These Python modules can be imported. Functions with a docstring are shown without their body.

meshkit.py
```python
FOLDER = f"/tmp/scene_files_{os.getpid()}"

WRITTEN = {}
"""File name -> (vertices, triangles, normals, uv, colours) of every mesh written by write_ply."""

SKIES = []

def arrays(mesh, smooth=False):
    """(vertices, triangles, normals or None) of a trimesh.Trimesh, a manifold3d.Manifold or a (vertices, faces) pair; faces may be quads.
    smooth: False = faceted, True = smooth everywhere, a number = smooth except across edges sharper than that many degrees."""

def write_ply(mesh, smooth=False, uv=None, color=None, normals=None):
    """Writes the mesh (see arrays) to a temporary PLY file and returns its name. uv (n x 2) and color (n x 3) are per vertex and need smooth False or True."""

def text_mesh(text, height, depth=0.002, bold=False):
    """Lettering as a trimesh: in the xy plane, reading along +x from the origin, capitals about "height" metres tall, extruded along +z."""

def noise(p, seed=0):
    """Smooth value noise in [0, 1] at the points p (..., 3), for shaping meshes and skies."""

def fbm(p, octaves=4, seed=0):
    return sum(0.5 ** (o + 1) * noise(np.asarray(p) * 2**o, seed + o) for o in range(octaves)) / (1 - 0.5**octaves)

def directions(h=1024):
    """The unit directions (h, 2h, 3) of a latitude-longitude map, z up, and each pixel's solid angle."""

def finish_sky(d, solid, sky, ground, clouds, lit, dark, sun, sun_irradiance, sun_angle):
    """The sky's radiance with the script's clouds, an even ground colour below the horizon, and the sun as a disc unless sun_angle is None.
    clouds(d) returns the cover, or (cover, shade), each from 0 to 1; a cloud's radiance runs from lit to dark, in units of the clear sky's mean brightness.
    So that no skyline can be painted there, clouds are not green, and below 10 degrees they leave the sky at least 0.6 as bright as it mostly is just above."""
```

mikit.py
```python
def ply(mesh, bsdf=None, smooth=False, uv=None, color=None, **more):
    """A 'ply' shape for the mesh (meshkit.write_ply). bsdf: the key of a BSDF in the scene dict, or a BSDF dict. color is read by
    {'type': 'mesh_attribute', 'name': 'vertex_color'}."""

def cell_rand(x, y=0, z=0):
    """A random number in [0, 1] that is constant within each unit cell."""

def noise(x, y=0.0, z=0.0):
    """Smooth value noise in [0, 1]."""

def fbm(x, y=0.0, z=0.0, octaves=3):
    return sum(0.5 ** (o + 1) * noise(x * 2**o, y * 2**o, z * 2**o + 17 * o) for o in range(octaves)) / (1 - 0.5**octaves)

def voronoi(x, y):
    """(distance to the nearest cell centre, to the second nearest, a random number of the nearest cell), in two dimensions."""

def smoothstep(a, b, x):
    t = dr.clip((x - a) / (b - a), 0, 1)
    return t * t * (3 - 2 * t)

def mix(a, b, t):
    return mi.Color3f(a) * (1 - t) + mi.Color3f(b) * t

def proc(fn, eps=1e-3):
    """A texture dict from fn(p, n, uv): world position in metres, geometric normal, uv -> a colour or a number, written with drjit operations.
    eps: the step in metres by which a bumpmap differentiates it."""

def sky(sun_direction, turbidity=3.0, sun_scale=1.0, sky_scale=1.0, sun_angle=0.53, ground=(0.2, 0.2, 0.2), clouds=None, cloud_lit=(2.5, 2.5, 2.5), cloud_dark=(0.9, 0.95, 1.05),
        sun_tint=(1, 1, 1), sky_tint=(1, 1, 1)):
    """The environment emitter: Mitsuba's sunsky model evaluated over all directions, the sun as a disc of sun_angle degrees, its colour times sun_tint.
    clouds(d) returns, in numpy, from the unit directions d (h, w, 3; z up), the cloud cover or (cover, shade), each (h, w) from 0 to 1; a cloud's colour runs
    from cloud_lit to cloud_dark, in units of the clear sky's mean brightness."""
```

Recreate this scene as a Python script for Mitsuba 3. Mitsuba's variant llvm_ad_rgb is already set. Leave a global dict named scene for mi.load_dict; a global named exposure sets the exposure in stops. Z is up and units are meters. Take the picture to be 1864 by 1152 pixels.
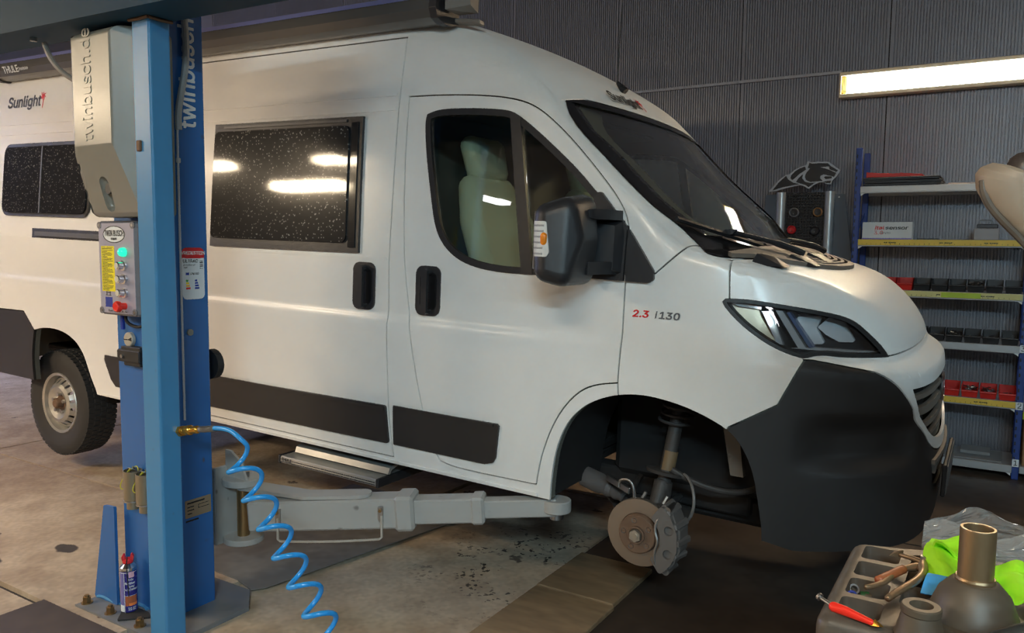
import math
import numpy as np
import trimesh
import manifold3d as m3
import shapely.geometry as sg
from shapely.ops import unary_union
from scipy.interpolate import PchipInterpolator as PI
import drjit as dr
import mitsuba as mi
import mikit
import meshkit

T = mi.ScalarTransform4f
scene, labels = {}, {}

# ------------------------------------------------------------------ camera, lights, exposure
exposure = 0.15
CAM_R = np.array([[0.84839228, 0.5292563, 0.01087704], [0.05719272, -0.07121368, -0.99582007], [-0.52626945, 0.84546815, -0.09068675]])
EYE = np.array([0.0, 0.0, 1.5])
scene['camera'] = {'type': 'perspective', 'fov': math.degrees(2 * math.atan(932 / 1440.0)), 'fov_axis': 'x', 'near_clip': 0.05, 'far_clip': 60,
                   'to_world': T().look_at(origin=EYE.tolist(), target=(EYE + CAM_R[2]).tolist(), up=(-CAM_R[1]).tolist())}
WARM, COOL, LAMPWARM = (1.0, 0.79, 0.54), (0.58, 0.86, 1.0), (1.0, 0.74, 0.46)
# tube lamps of the workshop and two added for their light: (name, label, centre, half length, axis angle in degrees, colour, radiance)
TUBES = [
    ('cool tube', (1.3, -2.2, 3.1), 0.75, 0, COOL, 215.0),
    ('cool tube', (3.4, -1.8, 2.8), 0.75, 0, COOL, 110.0),
    ('warm tube', (-5.7, -0.85, 3.0), 0.6, 0, WARM, 70.0),
    ('warm tube', (-5.3, 0.2, 2.4), 0.4, 0, WARM, 95.0),
    ('warm tube', (-8.3, -0.85, 3.0), 0.6, 0, WARM, 90.0),
    ('warm tube', (-5.7, -2.75, 3.0), 0.8, 100, WARM, 110.0),
    ('warm tube', (-0.2, -1.0, 3.4), 0.75, 0, WARM, 55.0),
    ('warm tube', (1.7, 4.9, 4.3), 0.75, 0, LAMPWARM, 12.0),  # added to light bonnet and roof front, no such lamp is seen
    ('cool tube', (-11.5, 2.0, 3.0), 0.75, 90, (0.50, 0.58, 1.0), 330.0),  # added unseen tube standing in for daylight from a far left door
]
WALL_LAMP_RADIANCE = 85.0
HOSE_SIGN = -1.0

# ------------------------------------------------------------------ helpers
def rgb(*c):
    return {'type': 'rgb', 'value': [float(x) for x in c]}


def srgb(*c):
    c = np.array(c, float) / 255.0
    return tuple(float(x) for x in np.where(c <= 0.04045, c / 12.92, ((c + 0.055) / 1.055) ** 2.4))


def mat(name, color, rough=0.5, metal=0.0, spec=0.5, coat=0.0, bump=None, scale=None, coatgloss=0.95):
    col = color if isinstance(color, dict) else rgb(*color)
    b = {'type': 'principled', 'base_color': col, 'roughness': rough if isinstance(rough, dict) else float(rough), 'metallic': float(metal), 'specular': float(spec)}
    if coat:
        b['clearcoat'], b['clearcoat_gloss'] = float(coat), float(coatgloss)
    if bump is not None:
        b = {'type': 'bumpmap', 'arbitrary': mikit.proc(bump), 'scale': float(scale), 'bsdf': b}
    scene[name] = {'type': 'twosided', 'bsdf': b}
    return name


def concat(ms):
    return trimesh.util.concatenate([tm(m) for m in ms])


def tm(m):
    if hasattr(m, 'to_mesh'):
        q = m.to_mesh()
        return trimesh.Trimesh(np.asarray(q.vert_properties)[:, :3], np.asarray(q.tri_verts), process=False)
    return m


def frame(x, y, z, o):
    M = np.eye(4)
    M[:3, 0], M[:3, 1], M[:3, 2], M[:3, 3] = x, y, z, o
    return M


# the van stands nose-down on the lift: its own frame is x forward from the front axle, y to its left, z up
VAN_AXES = np.array([[0.999592701, 7.44329296e-03, -2.75504921e-02], [-7.44611941e-03, 0.999972277, 0], [2.75497284e-02, 2.05144254e-04, 0.999620413]])
VAN = frame(VAN_AXES[0], VAN_AXES[1], VAN_AXES[2], [-1.14800293, 3.66352306, 0.06885711])


def fresh(key):
    if key not in scene:
        return key
    n = 1
    while f'{key}_{n:03d}' in scene:
        n += 1
    return f'{key}_{n:03d}'


thing_keys = set()


def thing(key, label, cat, group=None, kind=None):
    """The key of a thing whose parts follow."""
    k, n = key, 0
    while k in thing_keys or k in scene:
        n += 1
        k = f'{key}_{n:03d}'
    thing_keys.add(k)
    labels[k] = {'label': label, 'category': cat}
    if group:
        labels[k]['group'] = group
    if kind:
        labels[k]['kind'] = kind
    return k


def obj(name, mesh, m, parent=None, label=None, cat=None, group=None, kind=None, smooth=30, M=None, **more):
    key = fresh(f'{parent}__{name}' if parent else name)
    mesh = tm(mesh)
    if M is not None:
        mesh = mesh.copy()
        mesh.apply_transform(M)
    scene[key] = mikit.ply(mesh, m, smooth, **more)
    d = {}
    for k, v in (('label', label), ('category', cat), ('group', group), ('kind', kind)):
        if v:
            d[k] = v
    if d:
        labels[key] = d
    if not parent:
        thing_keys.add(key)
    return key


def cbox(x0, x1, y0, y1, z0, z1, c=0.004):
    """A box with chamfered edges."""
    p = []
    for x, sx in ((x0, 1), (x1, -1)):
        for y, sy in ((y0, 1), (y1, -1)):
            for z, sz in ((z0, 1), (z1, -1)):
                p += [(x + c * sx, y + c * sy, z), (x + c * sx, y, z + c * sz), (x, y + c * sy, z + c * sz)]
    return tm(m3.Manifold.hull_points(np.array(p)))


def hull(pts):
    return tm(m3.Manifold.hull_points(np.asarray(pts, float)))


def rbox(x0, x1, y0, y1, z0, z1, r, n=16):
    """A box with rounded edges."""
    s = m3.Manifold.sphere(r, n)
    return tm(m3.Manifold.batch_hull([s.translate([x, y, z]) for x in (x0 + r, x1 - r) for y in (y0 + r, y1 - r) for z in (z0 + r, z1 - r)]))


def basis(d):
    d = np.asarray(d, float) / np.linalg.norm(d)
    a = np.cross(d, [0, 0, 1.0] if abs(d[2]) < 0.9 else [1.0, 0, 0])
    a /= np.linalg.norm(a)
    return a, np.cross(d, a), d


def beam(p0, p1, w, h, up=(0, 0, 1), c=0.004):
    """A chamfered bar from p0 to p1, w across and h along up."""
    p0, p1 = np.asarray(p0, float), np.asarray(p1, float)
    d = p1 - p0
    L = np.linalg.norm(d)
    d /= L
    s = np.cross(up, d)
    s /= np.linalg.norm(s)
    m = cbox(0, L, -w / 2, w / 2, -h / 2, h / 2, c)
    m.apply_transform(frame(d, s, np.cross(d, s), p0))
    return m


def lathe(profile, n=32, M=None, p0=None, d=None):
    """(radius, height) points turned around z (or the axis d from p0)."""
    pr = np.asarray(profile, float)
    a = np.linspace(0, 2 * np.pi, n, endpoint=False)
    v, f, k = [], [], len(pr)
    for r, h in pr:
        v += [(r * math.cos(t), r * math.sin(t), h) for t in a]
    for i in range(k - 1):
        for j in range(n):
            q = (j + 1) % n
            f += [(i * n + j, i * n + q, (i + 1) * n + q), (i * n + j, (i + 1) * n + q, (i + 1) * n + j)]
    m = trimesh.Trimesh(np.array(v), np.array(f), process=False)
    if d is not None:
        x, y, z = basis(d)
        m.apply_transform(frame(x, y, z, p0))
    if M is not None:
        m.apply_transform(M)
    return m


def cyl(p0, p1, r, n=24, r1=None, ch=0.0):
    p0, p1 = np.asarray(p0, float), np.asarray(p1, float)
    L = np.linalg.norm(p1 - p0)
    r1 = r if r1 is None else r1
    pr = [(1e-5, 0), (r - ch, 0), (r, ch), (r1, L - ch), (r1 - ch, L), (1e-5, L)] if ch else [(1e-5, 0), (r, 0), (r1, L), (1e-5, L)]
    return lathe(pr, n, p0=p0, d=p1 - p0)


def tube(path, r, n=10):
    """A round tube along points (r a number or one per point), closed at both ends."""
    p = np.asarray(path, float)
    k = len(p)
    r = np.broadcast_to(np.asarray(r, float), (k,))
    t = np.gradient(p, axis=0)
    t /= np.linalg.norm(t, axis=1, keepdims=True)
    a = basis(t[0])[0]
    v, f = [], []
    ang = np.linspace(0, 2 * np.pi, n, endpoint=False)
    for i in range(k):
        a = a - t[i] * (a @ t[i])
        a /= np.linalg.norm(a)
        b = np.cross(t[i], a)
        v += [p[i] + r[i] * (math.cos(w) * a + math.sin(w) * b) for w in ang]
    for i in range(k - 1):
        for j in range(n):
            q = (j + 1) % n
            f += [(i * n + j, i * n + q, (i + 1) * n + q), (i * n + j, (i + 1) * n + q, (i + 1) * n + j)]
    v += [p[0], p[-1]]
    for j in range(n):
        q = (j + 1) % n
        f += [(k * n, q, j), (k * n + 1, (k - 1) * n + j, (k - 1) * n + q)]
    return trimesh.Trimesh(np.array(v), np.array(f), process=False)


def spline(pts, n=40):
    p = np.asarray(pts, float)
    s = np.concatenate([[0], np.cumsum(np.linalg.norm(np.diff(p, axis=0), axis=1))])
    from scipy.interpolate import CubicSpline
    return CubicSpline(s, p)(np.linspace(0, s[-1], n))


def cs(poly):
    """A shapely polygon as a manifold cross section."""
    out = []
    for g in getattr(poly, 'geoms', [poly]):
        if g.is_empty or g.geom_type != 'Polygon':
            continue
        out.append(np.array(sg.polygon.orient(g).exterior.coords)[:-1])
        out += [np.array(i.coords)[:-1] for i in sg.polygon.orient(g).interiors]
    return m3.CrossSection(out, m3.FillRule.EvenOdd)


def extr(poly, h, M=None):
    poly = poly if hasattr(poly, 'geom_type') else sg.Polygon(poly)
    m = m3.Manifold.extrude(cs(poly), h)
    if M is not None:
        m = m.transform(np.asarray(M)[:3, :4])
    return m


def smoothpoly(pts, r):
    """A polygon with its corners rounded."""
    p = pts if hasattr(pts, 'geom_type') else sg.Polygon(pts)
    p = p.buffer(-r, join_style='mitre').buffer(r, quad_segs=6)
    return p.buffer(r, join_style='mitre').buffer(-r, quad_segs=6)


def soften(pts, it=3, sharp=42):
    """Rounds the shallow corners of an outline, keeping the sharp ones."""
    p = [tuple(q) for q in pts]
    hard = []
    for i in range(len(p)):
        a, b, c = (np.array(p[j % len(p)]) for j in (i - 1, i, i + 1))
        u, v = b - a, c - b
        t = abs(math.degrees(math.atan2(u[0] * v[1] - u[1] * v[0], u @ v)))
        hard.append(t > sharp)
    for _ in range(it):
        q, h = [], []
        for i in range(len(p)):
            a, b, c = (np.array(p[j % len(p)]) for j in (i - 1, i, i + 1))
            if hard[i]:
                q.append(tuple(b))
                h.append(True)
            else:
                q += [tuple(.75 * b + .25 * a), tuple(.75 * b + .25 * c)]
                h += [False, False]
        p, hard = q, h
    return p


def rrect(x0, x1, y0, y1, r, q=6):
    return sg.box(x0 + r, y0 + r, x1 - r, y1 - r).buffer(r, quad_segs=q)


def lettering(text, h, depth, M, bold=False, sx=1.0, slant=0.0, center=False):
    m = meshkit.text_mesh(text, h, depth, bold)
    S = np.eye(4)
    S[0, 0], S[0, 1] = sx, slant
    if center:
        b = m.bounds
        S[0, 3] = -sx * (b[0][0] + b[1][0]) / 2
    m.apply_transform(np.asarray(M) @ S)
    return m

# ------------------------------------------------------------------ the van's body surface (van frame, metres)
SIDE_W = PI([.2, .30, .36, .44, .6, .8, .98, 1.05, 1.10, 1.3, 1.5, 1.75, 2.0, 2.2, 2.35, 2.6],
            [.93, .965, .985, .998, 1.012, 1.02, 1.025, 1.022, 1.009, 1.005, .992, .972, .948, .925, .905, .865])
PROFILE = PI([.15, .28, .36, .48, .62, .72, .85, .96, 1.01, 1.04, 1.07, 1.12, 1.17, 1.22, 1.27, 1.32, 1.36, 1.385, 1.41, 1.43, 1.61, 1.8, 2.0, 2.08, 2.14, 2.2, 2.27, 2.38, 2.45, 2.53, 2.7],
             [.86, .91, .94, .957, .957, .952, .938, .928, .918, .885, .848, .832, .803, .760, .703, .625, .515, .41, .32, .265, .07, -.15, -.35, -.43, -.495, -.585, -.71, -.93, -1.08, -1.29, -1.8])
PLAN = PI([0, .3, .5, .65, .8, .9, .96, 1.0, 1.03, 1.10, 1.3], [.97, .95, .905, .84, .705, .545, .39, .22, .02, -.9, -4.])
D_PROFILE, D_PLAN, D_SIDE = PROFILE.derivative(), PLAN.derivative(), SIDE_W.derivative()


def sstep(a, b, x):
    t = np.clip((x - a) / (b - a), 0, 1)
    return t * t * (3 - 2 * t)


def smax(a, b, k):
    h = np.maximum(k - np.abs(a - b), 0) / k
    return np.maximum(a, b) + h * h * k * .25


def body(p):
    """Signed distance (about) to the van's outer skin."""
    x, y, z = p[..., 0], p[..., 1], p[..., 2]
    u = np.sqrt(y * y + 1e-10)
    zc, zs, uc = np.clip(z, .15, 2.7), np.clip(z, .2, 2.6), np.clip(u, 0, 1.3)
    side = (u - SIDE_W(zs)) / np.sqrt(1 + D_SIDE(zs) ** 2)
    cur = .07 + .06 * sstep(1.36, 1.46, z)
    g = D_PROFILE(zc)
    prof = (x - PROFILE(zc) + cur * uc * uc) / np.sqrt(1 + g * g + (2 * cur * uc) ** 2)
    lean = .38 * np.maximum(z - 1.03, 0) + .05 * sstep(1.02, 1.07, z) * sstep(1.0, .75, uc)
    gp = D_PLAN(uc)
    plan = (x - PLAN(uc) + lean) / np.sqrt(1 + gp * gp + .1 * sstep(1.0, 1.06, z))
    # hollow of the fog lamp in the bumper corner
    hol = .055 * sstep(.52, .66, x) * sstep(.95, .84, x) * sstep(.66, .74, z) * sstep(.90, .80, z) * sstep(.45, .6, u)
    a = smax(prof, plan + hol, .05)
    a = smax(a, side, .05 + .02 * sstep(1.3, 1.5, z) + .10 * sstep(1.95, 2.3, z))
    a = smax(a, z - 2.53 + .03 * u * u, .22)
    a = smax(a, (-5.02 + .03 * (z - 1)) - x, .10)
    return smax(a, .25 - z, .08)


def body_normal(p, e=2e-4):
    g = np.stack([body(p + np.eye(3)[i] * e) - body(p - np.eye(3)[i] * e) for i in range(3)], -1)
    return g / np.maximum(np.linalg.norm(g, axis=-1, keepdims=True), 1e-9)


def surface_net(fn, lo, hi, h):
    n = np.ceil((np.array(hi) - lo) / h).astype(int) + 1
    ax = [lo[i] + h * np.arange(n[i]) for i in range(3)]
    G = np.stack(np.meshgrid(*ax, indexing='ij'), -1)
    val = fn(G)
    neg = val < 0
    tot, cnt = np.zeros(tuple(n - 1) + (3,)), np.zeros(tuple(n - 1))
    edges = []
    for a in range(3):
        sl0, sl1 = [slice(None)] * 3, [slice(None)] * 3
        sl0[a], sl1[a] = slice(0, -1), slice(1, None)
        v0, v1 = val[tuple(sl0)], val[tuple(sl1)]
        cross = (v0 < 0) != (v1 < 0)
        I = np.argwhere(cross)
        t = v0[cross] / (v0[cross] - v1[cross])
        P = I.astype(float)
        P[:, a] += t
        b, c = [k for k in range(3) if k != a]
        ok = np.all((I[:, [b, c]] > 0) & (I[:, [b, c]] < n[[b, c]] - 1), axis=1)
        edges.append((a, I[ok], neg[tuple(I[ok].T)]))
        for db in (0, 1):
            for dc in (0, 1):
                J = I.copy()
                J[:, b] -= db
                J[:, c] -= dc
                g = np.all((J >= 0) & (J < n - 1), axis=1)
                np.add.at(tot, tuple(J[g].T), P[g])
                np.add.at(cnt, tuple(J[g].T), 1)
    cells = np.argwhere(cnt > 0)
    index = -np.ones(tuple(n - 1), int)
    index[tuple(cells.T)] = np.arange(len(cells))
    v = np.array(lo) + h * tot[tuple(cells.T)] / cnt[tuple(cells.T)][:, None]
    F = []
    for a, I, inside in edges:
        b, c = (a + 1) % 3, (a + 2) % 3
        q = []
        for db, dc in ((1, 1), (0, 1), (0, 0), (1, 0)):
            J = I.copy()
            J[:, b] -= db
            J[:, c] -= dc
            q.append(index[tuple(J.T)])
        q = np.stack(q, 1)
        F.append(np.where(inside[:, None], q, q[:, ::-1]))
    q = np.vstack(F)
    return v, np.vstack([q[:, [0, 1, 2]], q[:, [0, 2, 3]]])


BV, BF = surface_net(body, np.array([-5.1, -1.11, .18]), np.array([1.06, 1.11, 2.6]), .026)
for _ in range(4):
    BV = BV - (body(BV)[:, None] * body_normal(BV)).clip(-.02, .02) * .9
BN = body_normal(BV)
_skins = {}


def skin(d):
    """The closed body surface moved out by d."""
    if d not in _skins:
        _skins[d] = m3.Manifold(m3.Mesh((BV + BN * d).astype(np.float32), BF.astype(np.uint32)))
    return _skins[d]


def shell(d0, d1):
    if (d0, d1) not in _skins:
        _skins[d0, d1] = skin(d1) - skin(d0)
    return _skins[d0, d1]


def side_prism(poly, y0=-1.3, y1=-.3):
    """A prism along y from an outline in (x, z)."""
    return extr(poly, y1 - y0, frame([1, 0, 0], [0, 0, 1], [0, -1, 0], [0, y1, 0]))


def front_prism(poly, x0=.35, x1=1.3):
    """A prism along x from an outline in (y, z)."""
    return extr(poly, x1 - x0, frame([0, 1, 0], [0, 0, 1], [1, 0, 0], [x0, 0, 0]))


def vput(name, man, m, parent, label=None, smooth=None, **more):
    """A piece of the van's skin: the faces that follow the skin take their normals from it."""
    mesh = tm(man)
    if smooth is not None:
        return obj(name, mesh, m, parent, label, smooth=smooth, M=VAN, **more)
    v, f = np.asarray(mesh.vertices), np.asarray(mesh.faces)
    fn = np.cross(v[f[:, 1]] - v[f[:, 0]], v[f[:, 2]] - v[f[:, 0]])
    ln = np.linalg.norm(fn, axis=1)
    keep = ln > 1e-12
    f, fn = f[keep], fn[keep] / ln[keep][:, None]
    on = np.sum(body_normal(v[f].mean(1)) * fn, axis=1) > .93
    fo, fe = f[on], f[~on]
    used, inv = np.unique(fo, return_inverse=True)
    V = np.vstack([v[used], v[fe].reshape(-1, 3)])
    N = np.vstack([body_normal(v[used]) if len(used) else np.zeros((0, 3)), np.repeat(fn[~on], 3, axis=0)])
    Fc = np.vstack([inv.reshape(-1, 3), len(used) + np.arange(len(fe) * 3).reshape(-1, 3)])
    key = fresh(f'{parent}__{name}')
    path = meshkit.write_ply((V @ VAN[:3, :3].T + VAN[:3, 3], Fc), True, normals=N @ VAN[:3, :3].T)
    scene[key] = {'type': 'ply', 'filename': path, 'face_normals': False, 'bsdf': {'type': 'ref', 'id': m}}
    if label:
        labels[key] = {'label': label}
    return key


def side_y(x, z):
    """Half width of the body at (x, z), by bisection."""
    lo, hi = np.full(np.shape(x), .2), np.full(np.shape(x), 1.2)
    for _ in range(40):
        mid = (lo + hi) / 2
        neg = body(np.stack([np.asarray(x, float), mid, np.asarray(z, float)], -1)) < 0
        lo, hi = np.where(neg, mid, lo), np.where(neg, hi, mid)
    return lo

# ------------------------------------------------------------------ materials
P = mikit.proc
mat('paint_white', (.74, .735, .71), .32, spec=.5, coat=1.0, coatgloss=.97)
mat('plastic_black', (.018, .018, .02), .42)
mat('plastic_bumper', (.019, .0175, .017), .5)
mat('rubber_black', (.012, .012, .013), .55)
mat('gloss_black', (.006, .006, .007), .08, coat=1.0)
mat('cab_dark', (.11, .11, .092), .8)
mat('under_dark', (.013, .0115, .011), .85)
mat('chrome', (.75, .75, .76), .12, metal=1.0)
mat('steel', (.42, .41, .40), .38, metal=1.0)
mat('paint_red', srgb(196, 30, 36), .4)
mat('paint_ink', (.012, .012, .014), .5)
mat('number_grey', srgb(110, 112, 118), .35, metal=.6)
scene['cab_glass'] = {'type': 'thindielectric', 'int_ior': 1.5, 'specular_transmittance': rgb(.92, .95, .92)}
scene['screen_glass'] = {'type': 'thindielectric', 'int_ior': 1.5, 'specular_transmittance': rgb(.90, .92, .86)}
scene['clear_glass'] = {'type': 'thindielectric', 'int_ior': 1.5}


def drops(p, n, uv):
    """Fine rain drops and dust on the acrylic panes; drop glints painted as pale specks."""
    a, b, c = mikit.voronoi(p.x * 62 + p.y * 20, p.z * 62)
    d, e, g = mikit.voronoi(p.x * 31 + 7.3, p.z * 31)
    m = mikit.noise(p.x * 3.0, p.y * 3.0, p.z * 3.0)
    s = mikit.smoothstep(.22, .10, a) * dr.select(c > .62, 1.0, 0.0) + mikit.smoothstep(.16, .07, d) * dr.select(g > .8, 1.0, 0.0)
    return mikit.mix((.006, .006, .007), (.36, .36, .34), dr.clip(s, 0, 1) * (.25 + .75 * m))


mat('pane_rain', P(drops), .07, coat=1.0)

# ------------------------------------------------------------------ the van
VANKEY = thing('camper_van', 'white high-roof camper van raised on the lift, front wheel taken off', 'van')
R_DOORWIN = [(-1.034, 1.914), (-1.026, 1.948), (-.967, 1.966), (-.827, 1.964), (-.691, 1.954), (-.618, 1.944), (-.578, 1.927), (-.5, 1.874), (-.395, 1.793), (-.281, 1.698), (-.206, 1.622), (-.145, 1.57),
             (-.061, 1.482), (-.062, 1.325), (-.20, 1.305), (-.46, 1.302), (-.612, 1.303), (-.732, 1.318), (-.825, 1.35), (-.9, 1.408), (-.944, 1.482), (-.975, 1.611), (-1.015, 1.784)]
R_DOOR = [(-1.135, 2.029), (-.916, 2.025), (-.697, 2.007), (-.566, 1.982), (-.477, 1.943), (-.363, 1.851), (-.223, 1.714), (-.111, 1.593), (-.067, 1.504), (-.067, 1.404), (-.067, 1.285), (-.067, 1.044), (-.071, .927),
          (-.145, .914), (-.212, .886), (-.28, .819), (-.337, .724), (-.383, .594), (-.406, .472), (-.795, .465), (-.88, .483), (-.906, .519), (-.973, .688), (-1.046, 1.034), (-1.1, 1.337), (-1.129, 1.737)]
R_SLIDE = [(-1.177, 2.287), (-1.187, 1.975), (-1.181, 1.317), (-1.163, .779), (-1.155, .60), (-1.138, .452), (-2.36, .452), (-2.545, .452), (-2.545, 2.287)]
R_ARCH_F = [(-.352, .1), (-.348, .415), (-.341, .489), (-.322, .627), (-.277, .744), (-.21, .819), (-.143, .858), (-.067, .885), (.02, .896), (.089, .891), (.17, .876), (.247, .851), (.331, .81), (.374, .765), (.419, .677), (.447, .539), (.464, .443), (.468, .1)]
R_ARCH_R = [(-4.135, .1), (-4.12, .45), (-4.10, .62), (-4.057, .752), (-3.971, .774), (-3.846, .782), (-3.726, .773), (-3.611, .734), (-3.547, .684), (-3.507, .631), (-3.466, .526), (-3.407, .409), (-3.40, .1)]
R_HEAD = [(.281, 1.251), (.290, 1.262), (.354, 1.264), (.467, 1.250), (.575, 1.232), (.646, 1.214), (.683, 1.193), (.721, 1.156), (.761, 1.112), (.784, 1.074), (.661, 1.075), (.590, 1.085), (.551, 1.070), (.522, 1.076), (.465, 1.097), (.405, 1.132), (.342, 1.179), (.290, 1.232)]
R_FENDER = [(-.067, 1.285), (-.067, 1.044), (-.071, .927), (-.067, .885), (.02, .80), (.331, .70), (.331, .816), (.482, .909), (.55, 1.067), (.55, 1.12), (.35, 1.22), (.303, 1.262), (.292, 1.390), (.150, 1.440), (.043, 1.335), (-.067, 1.318)]
R_HOOD = [(.292, 1.397), (.303, 1.262), (.40, 1.22), (.70, 1.10), (.784, 1.0765), (.82, 1.082), (.95, 1.09), (1.2, 1.1), (1.2, 1.397)]
SCREEN = [(-.435, 1.99), (-.343, 1.873), (-.158, 1.706), (-.019, 1.585), (.065, 1.51), (.129, 1.452), (.20, 1.412), (.286, 1.397), (.8, 1.397), (.8, 2.02), (-.43, 2.02)]
N_FRAME = [(-.874, 1.069), (-.78, 1.052), (-.743, 1.03), (-.691, .995), (-.64, .948), (-.585, .89), (-.485, .794), (-.391, .72), (-.2, .675), (0, .665)]
N_GRILLE = [(-.60, .965), (-.55, .885), (-.46, .805), (-.36, .755), (-.18, .722), (0, .715)]
R_BUMPER = [(.55, 1.067), (.482, .909), (.331, .816), (.30, .7), (.40, .2), (1.3, .2), (1.3, 1.078), (.55, 1.078)]


R_DOORWIN, R_ARCH_F, R_ARCH_R, R_HEAD, SCREEN = soften(R_DOORWIN), soften(R_ARCH_F), soften(R_ARCH_R), soften(R_HEAD, 2), soften(SCREEN, 2)
R_DOOR = soften(R_DOOR)


def mirrored(pts):
    return pts + [(-a, b) for a, b in pts[::-1] if abs(a) > 1e-6]


def both(poly, y0=-1.3, y1=-.3):
    p = side_prism(poly, y0, y1)
    return p + p.mirror([0, 1, 0])


GAP = .0028
under = m3.Manifold.cube([5.67, 3, .6]).translate([-5.2, -1.5, -.18]) + m3.Manifold.cube([1.2, 3, .6]).translate([-5.2, -1.5, -.19]) + m3.Manifold.cube([1.0, 1.4, 1.0]).translate([-.42, -.7, -.1])
bumper_low = side_prism([(.3, 0), (.3, .44), (.469, .426), (.56, .400), (.80, .404), (1.2, .385), (1.2, 0)], -1.3, 1.3)
wheel_holes = both(R_ARCH_F, -1.3, -.42) + both(R_ARCH_R, -1.3, -.42)
doorwin_cut = both(R_DOORWIN)
screen_glass_poly = sg.Polygon(SCREEN).intersection(sg.box(-1, 1.475, 1, 1.985)).buffer(-.0)
screen_inner = side_prism(sg.Polygon([(-.415, 1.975), (-.322, 1.873), (-.137, 1.706), (.002, 1.585), (.086, 1.51), (.122, 1.478), (.8, 1.478), (.8, 1.997), (-.425, 1.99)]), -1.3, 1.3)
cut_all = wheel_holes + under + bumper_low + doorwin_cut

rest = shell(-.012, 0.0) - cut_all
liner = shell(-.045, -.018) - cut_all - side_prism(SCREEN, -1.3, 1.3) - both(R_HEAD, -1.3, -.45) - front_prism(mirrored(N_GRILLE), .6, 1.3)
vput('inner_lining', liner, 'cab_dark', VANKEY, 'dark lining inside the body', smooth=False)


def take(prism_out, prism_in):
    global rest
    piece = rest ^ prism_in
    rest = rest - prism_out
    return piece


def panel(poly, y0=-1.3, y1=-.3):
    g = sg.Polygon(poly) if not hasattr(poly, 'geom_type') else poly
    return take(side_prism(g.buffer(GAP), y0, y1), side_prism(g.buffer(-GAP), y0, y1))


def mpanel(poly):
    """The same panel on the right and, mirrored, on the left."""
    g = sg.Polygon(poly)
    a = panel(g)
    b = take(side_prism(g.buffer(GAP)).mirror([0, 1, 0]), side_prism(g.buffer(-GAP)).mirror([0, 1, 0]))
    return a, b


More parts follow.
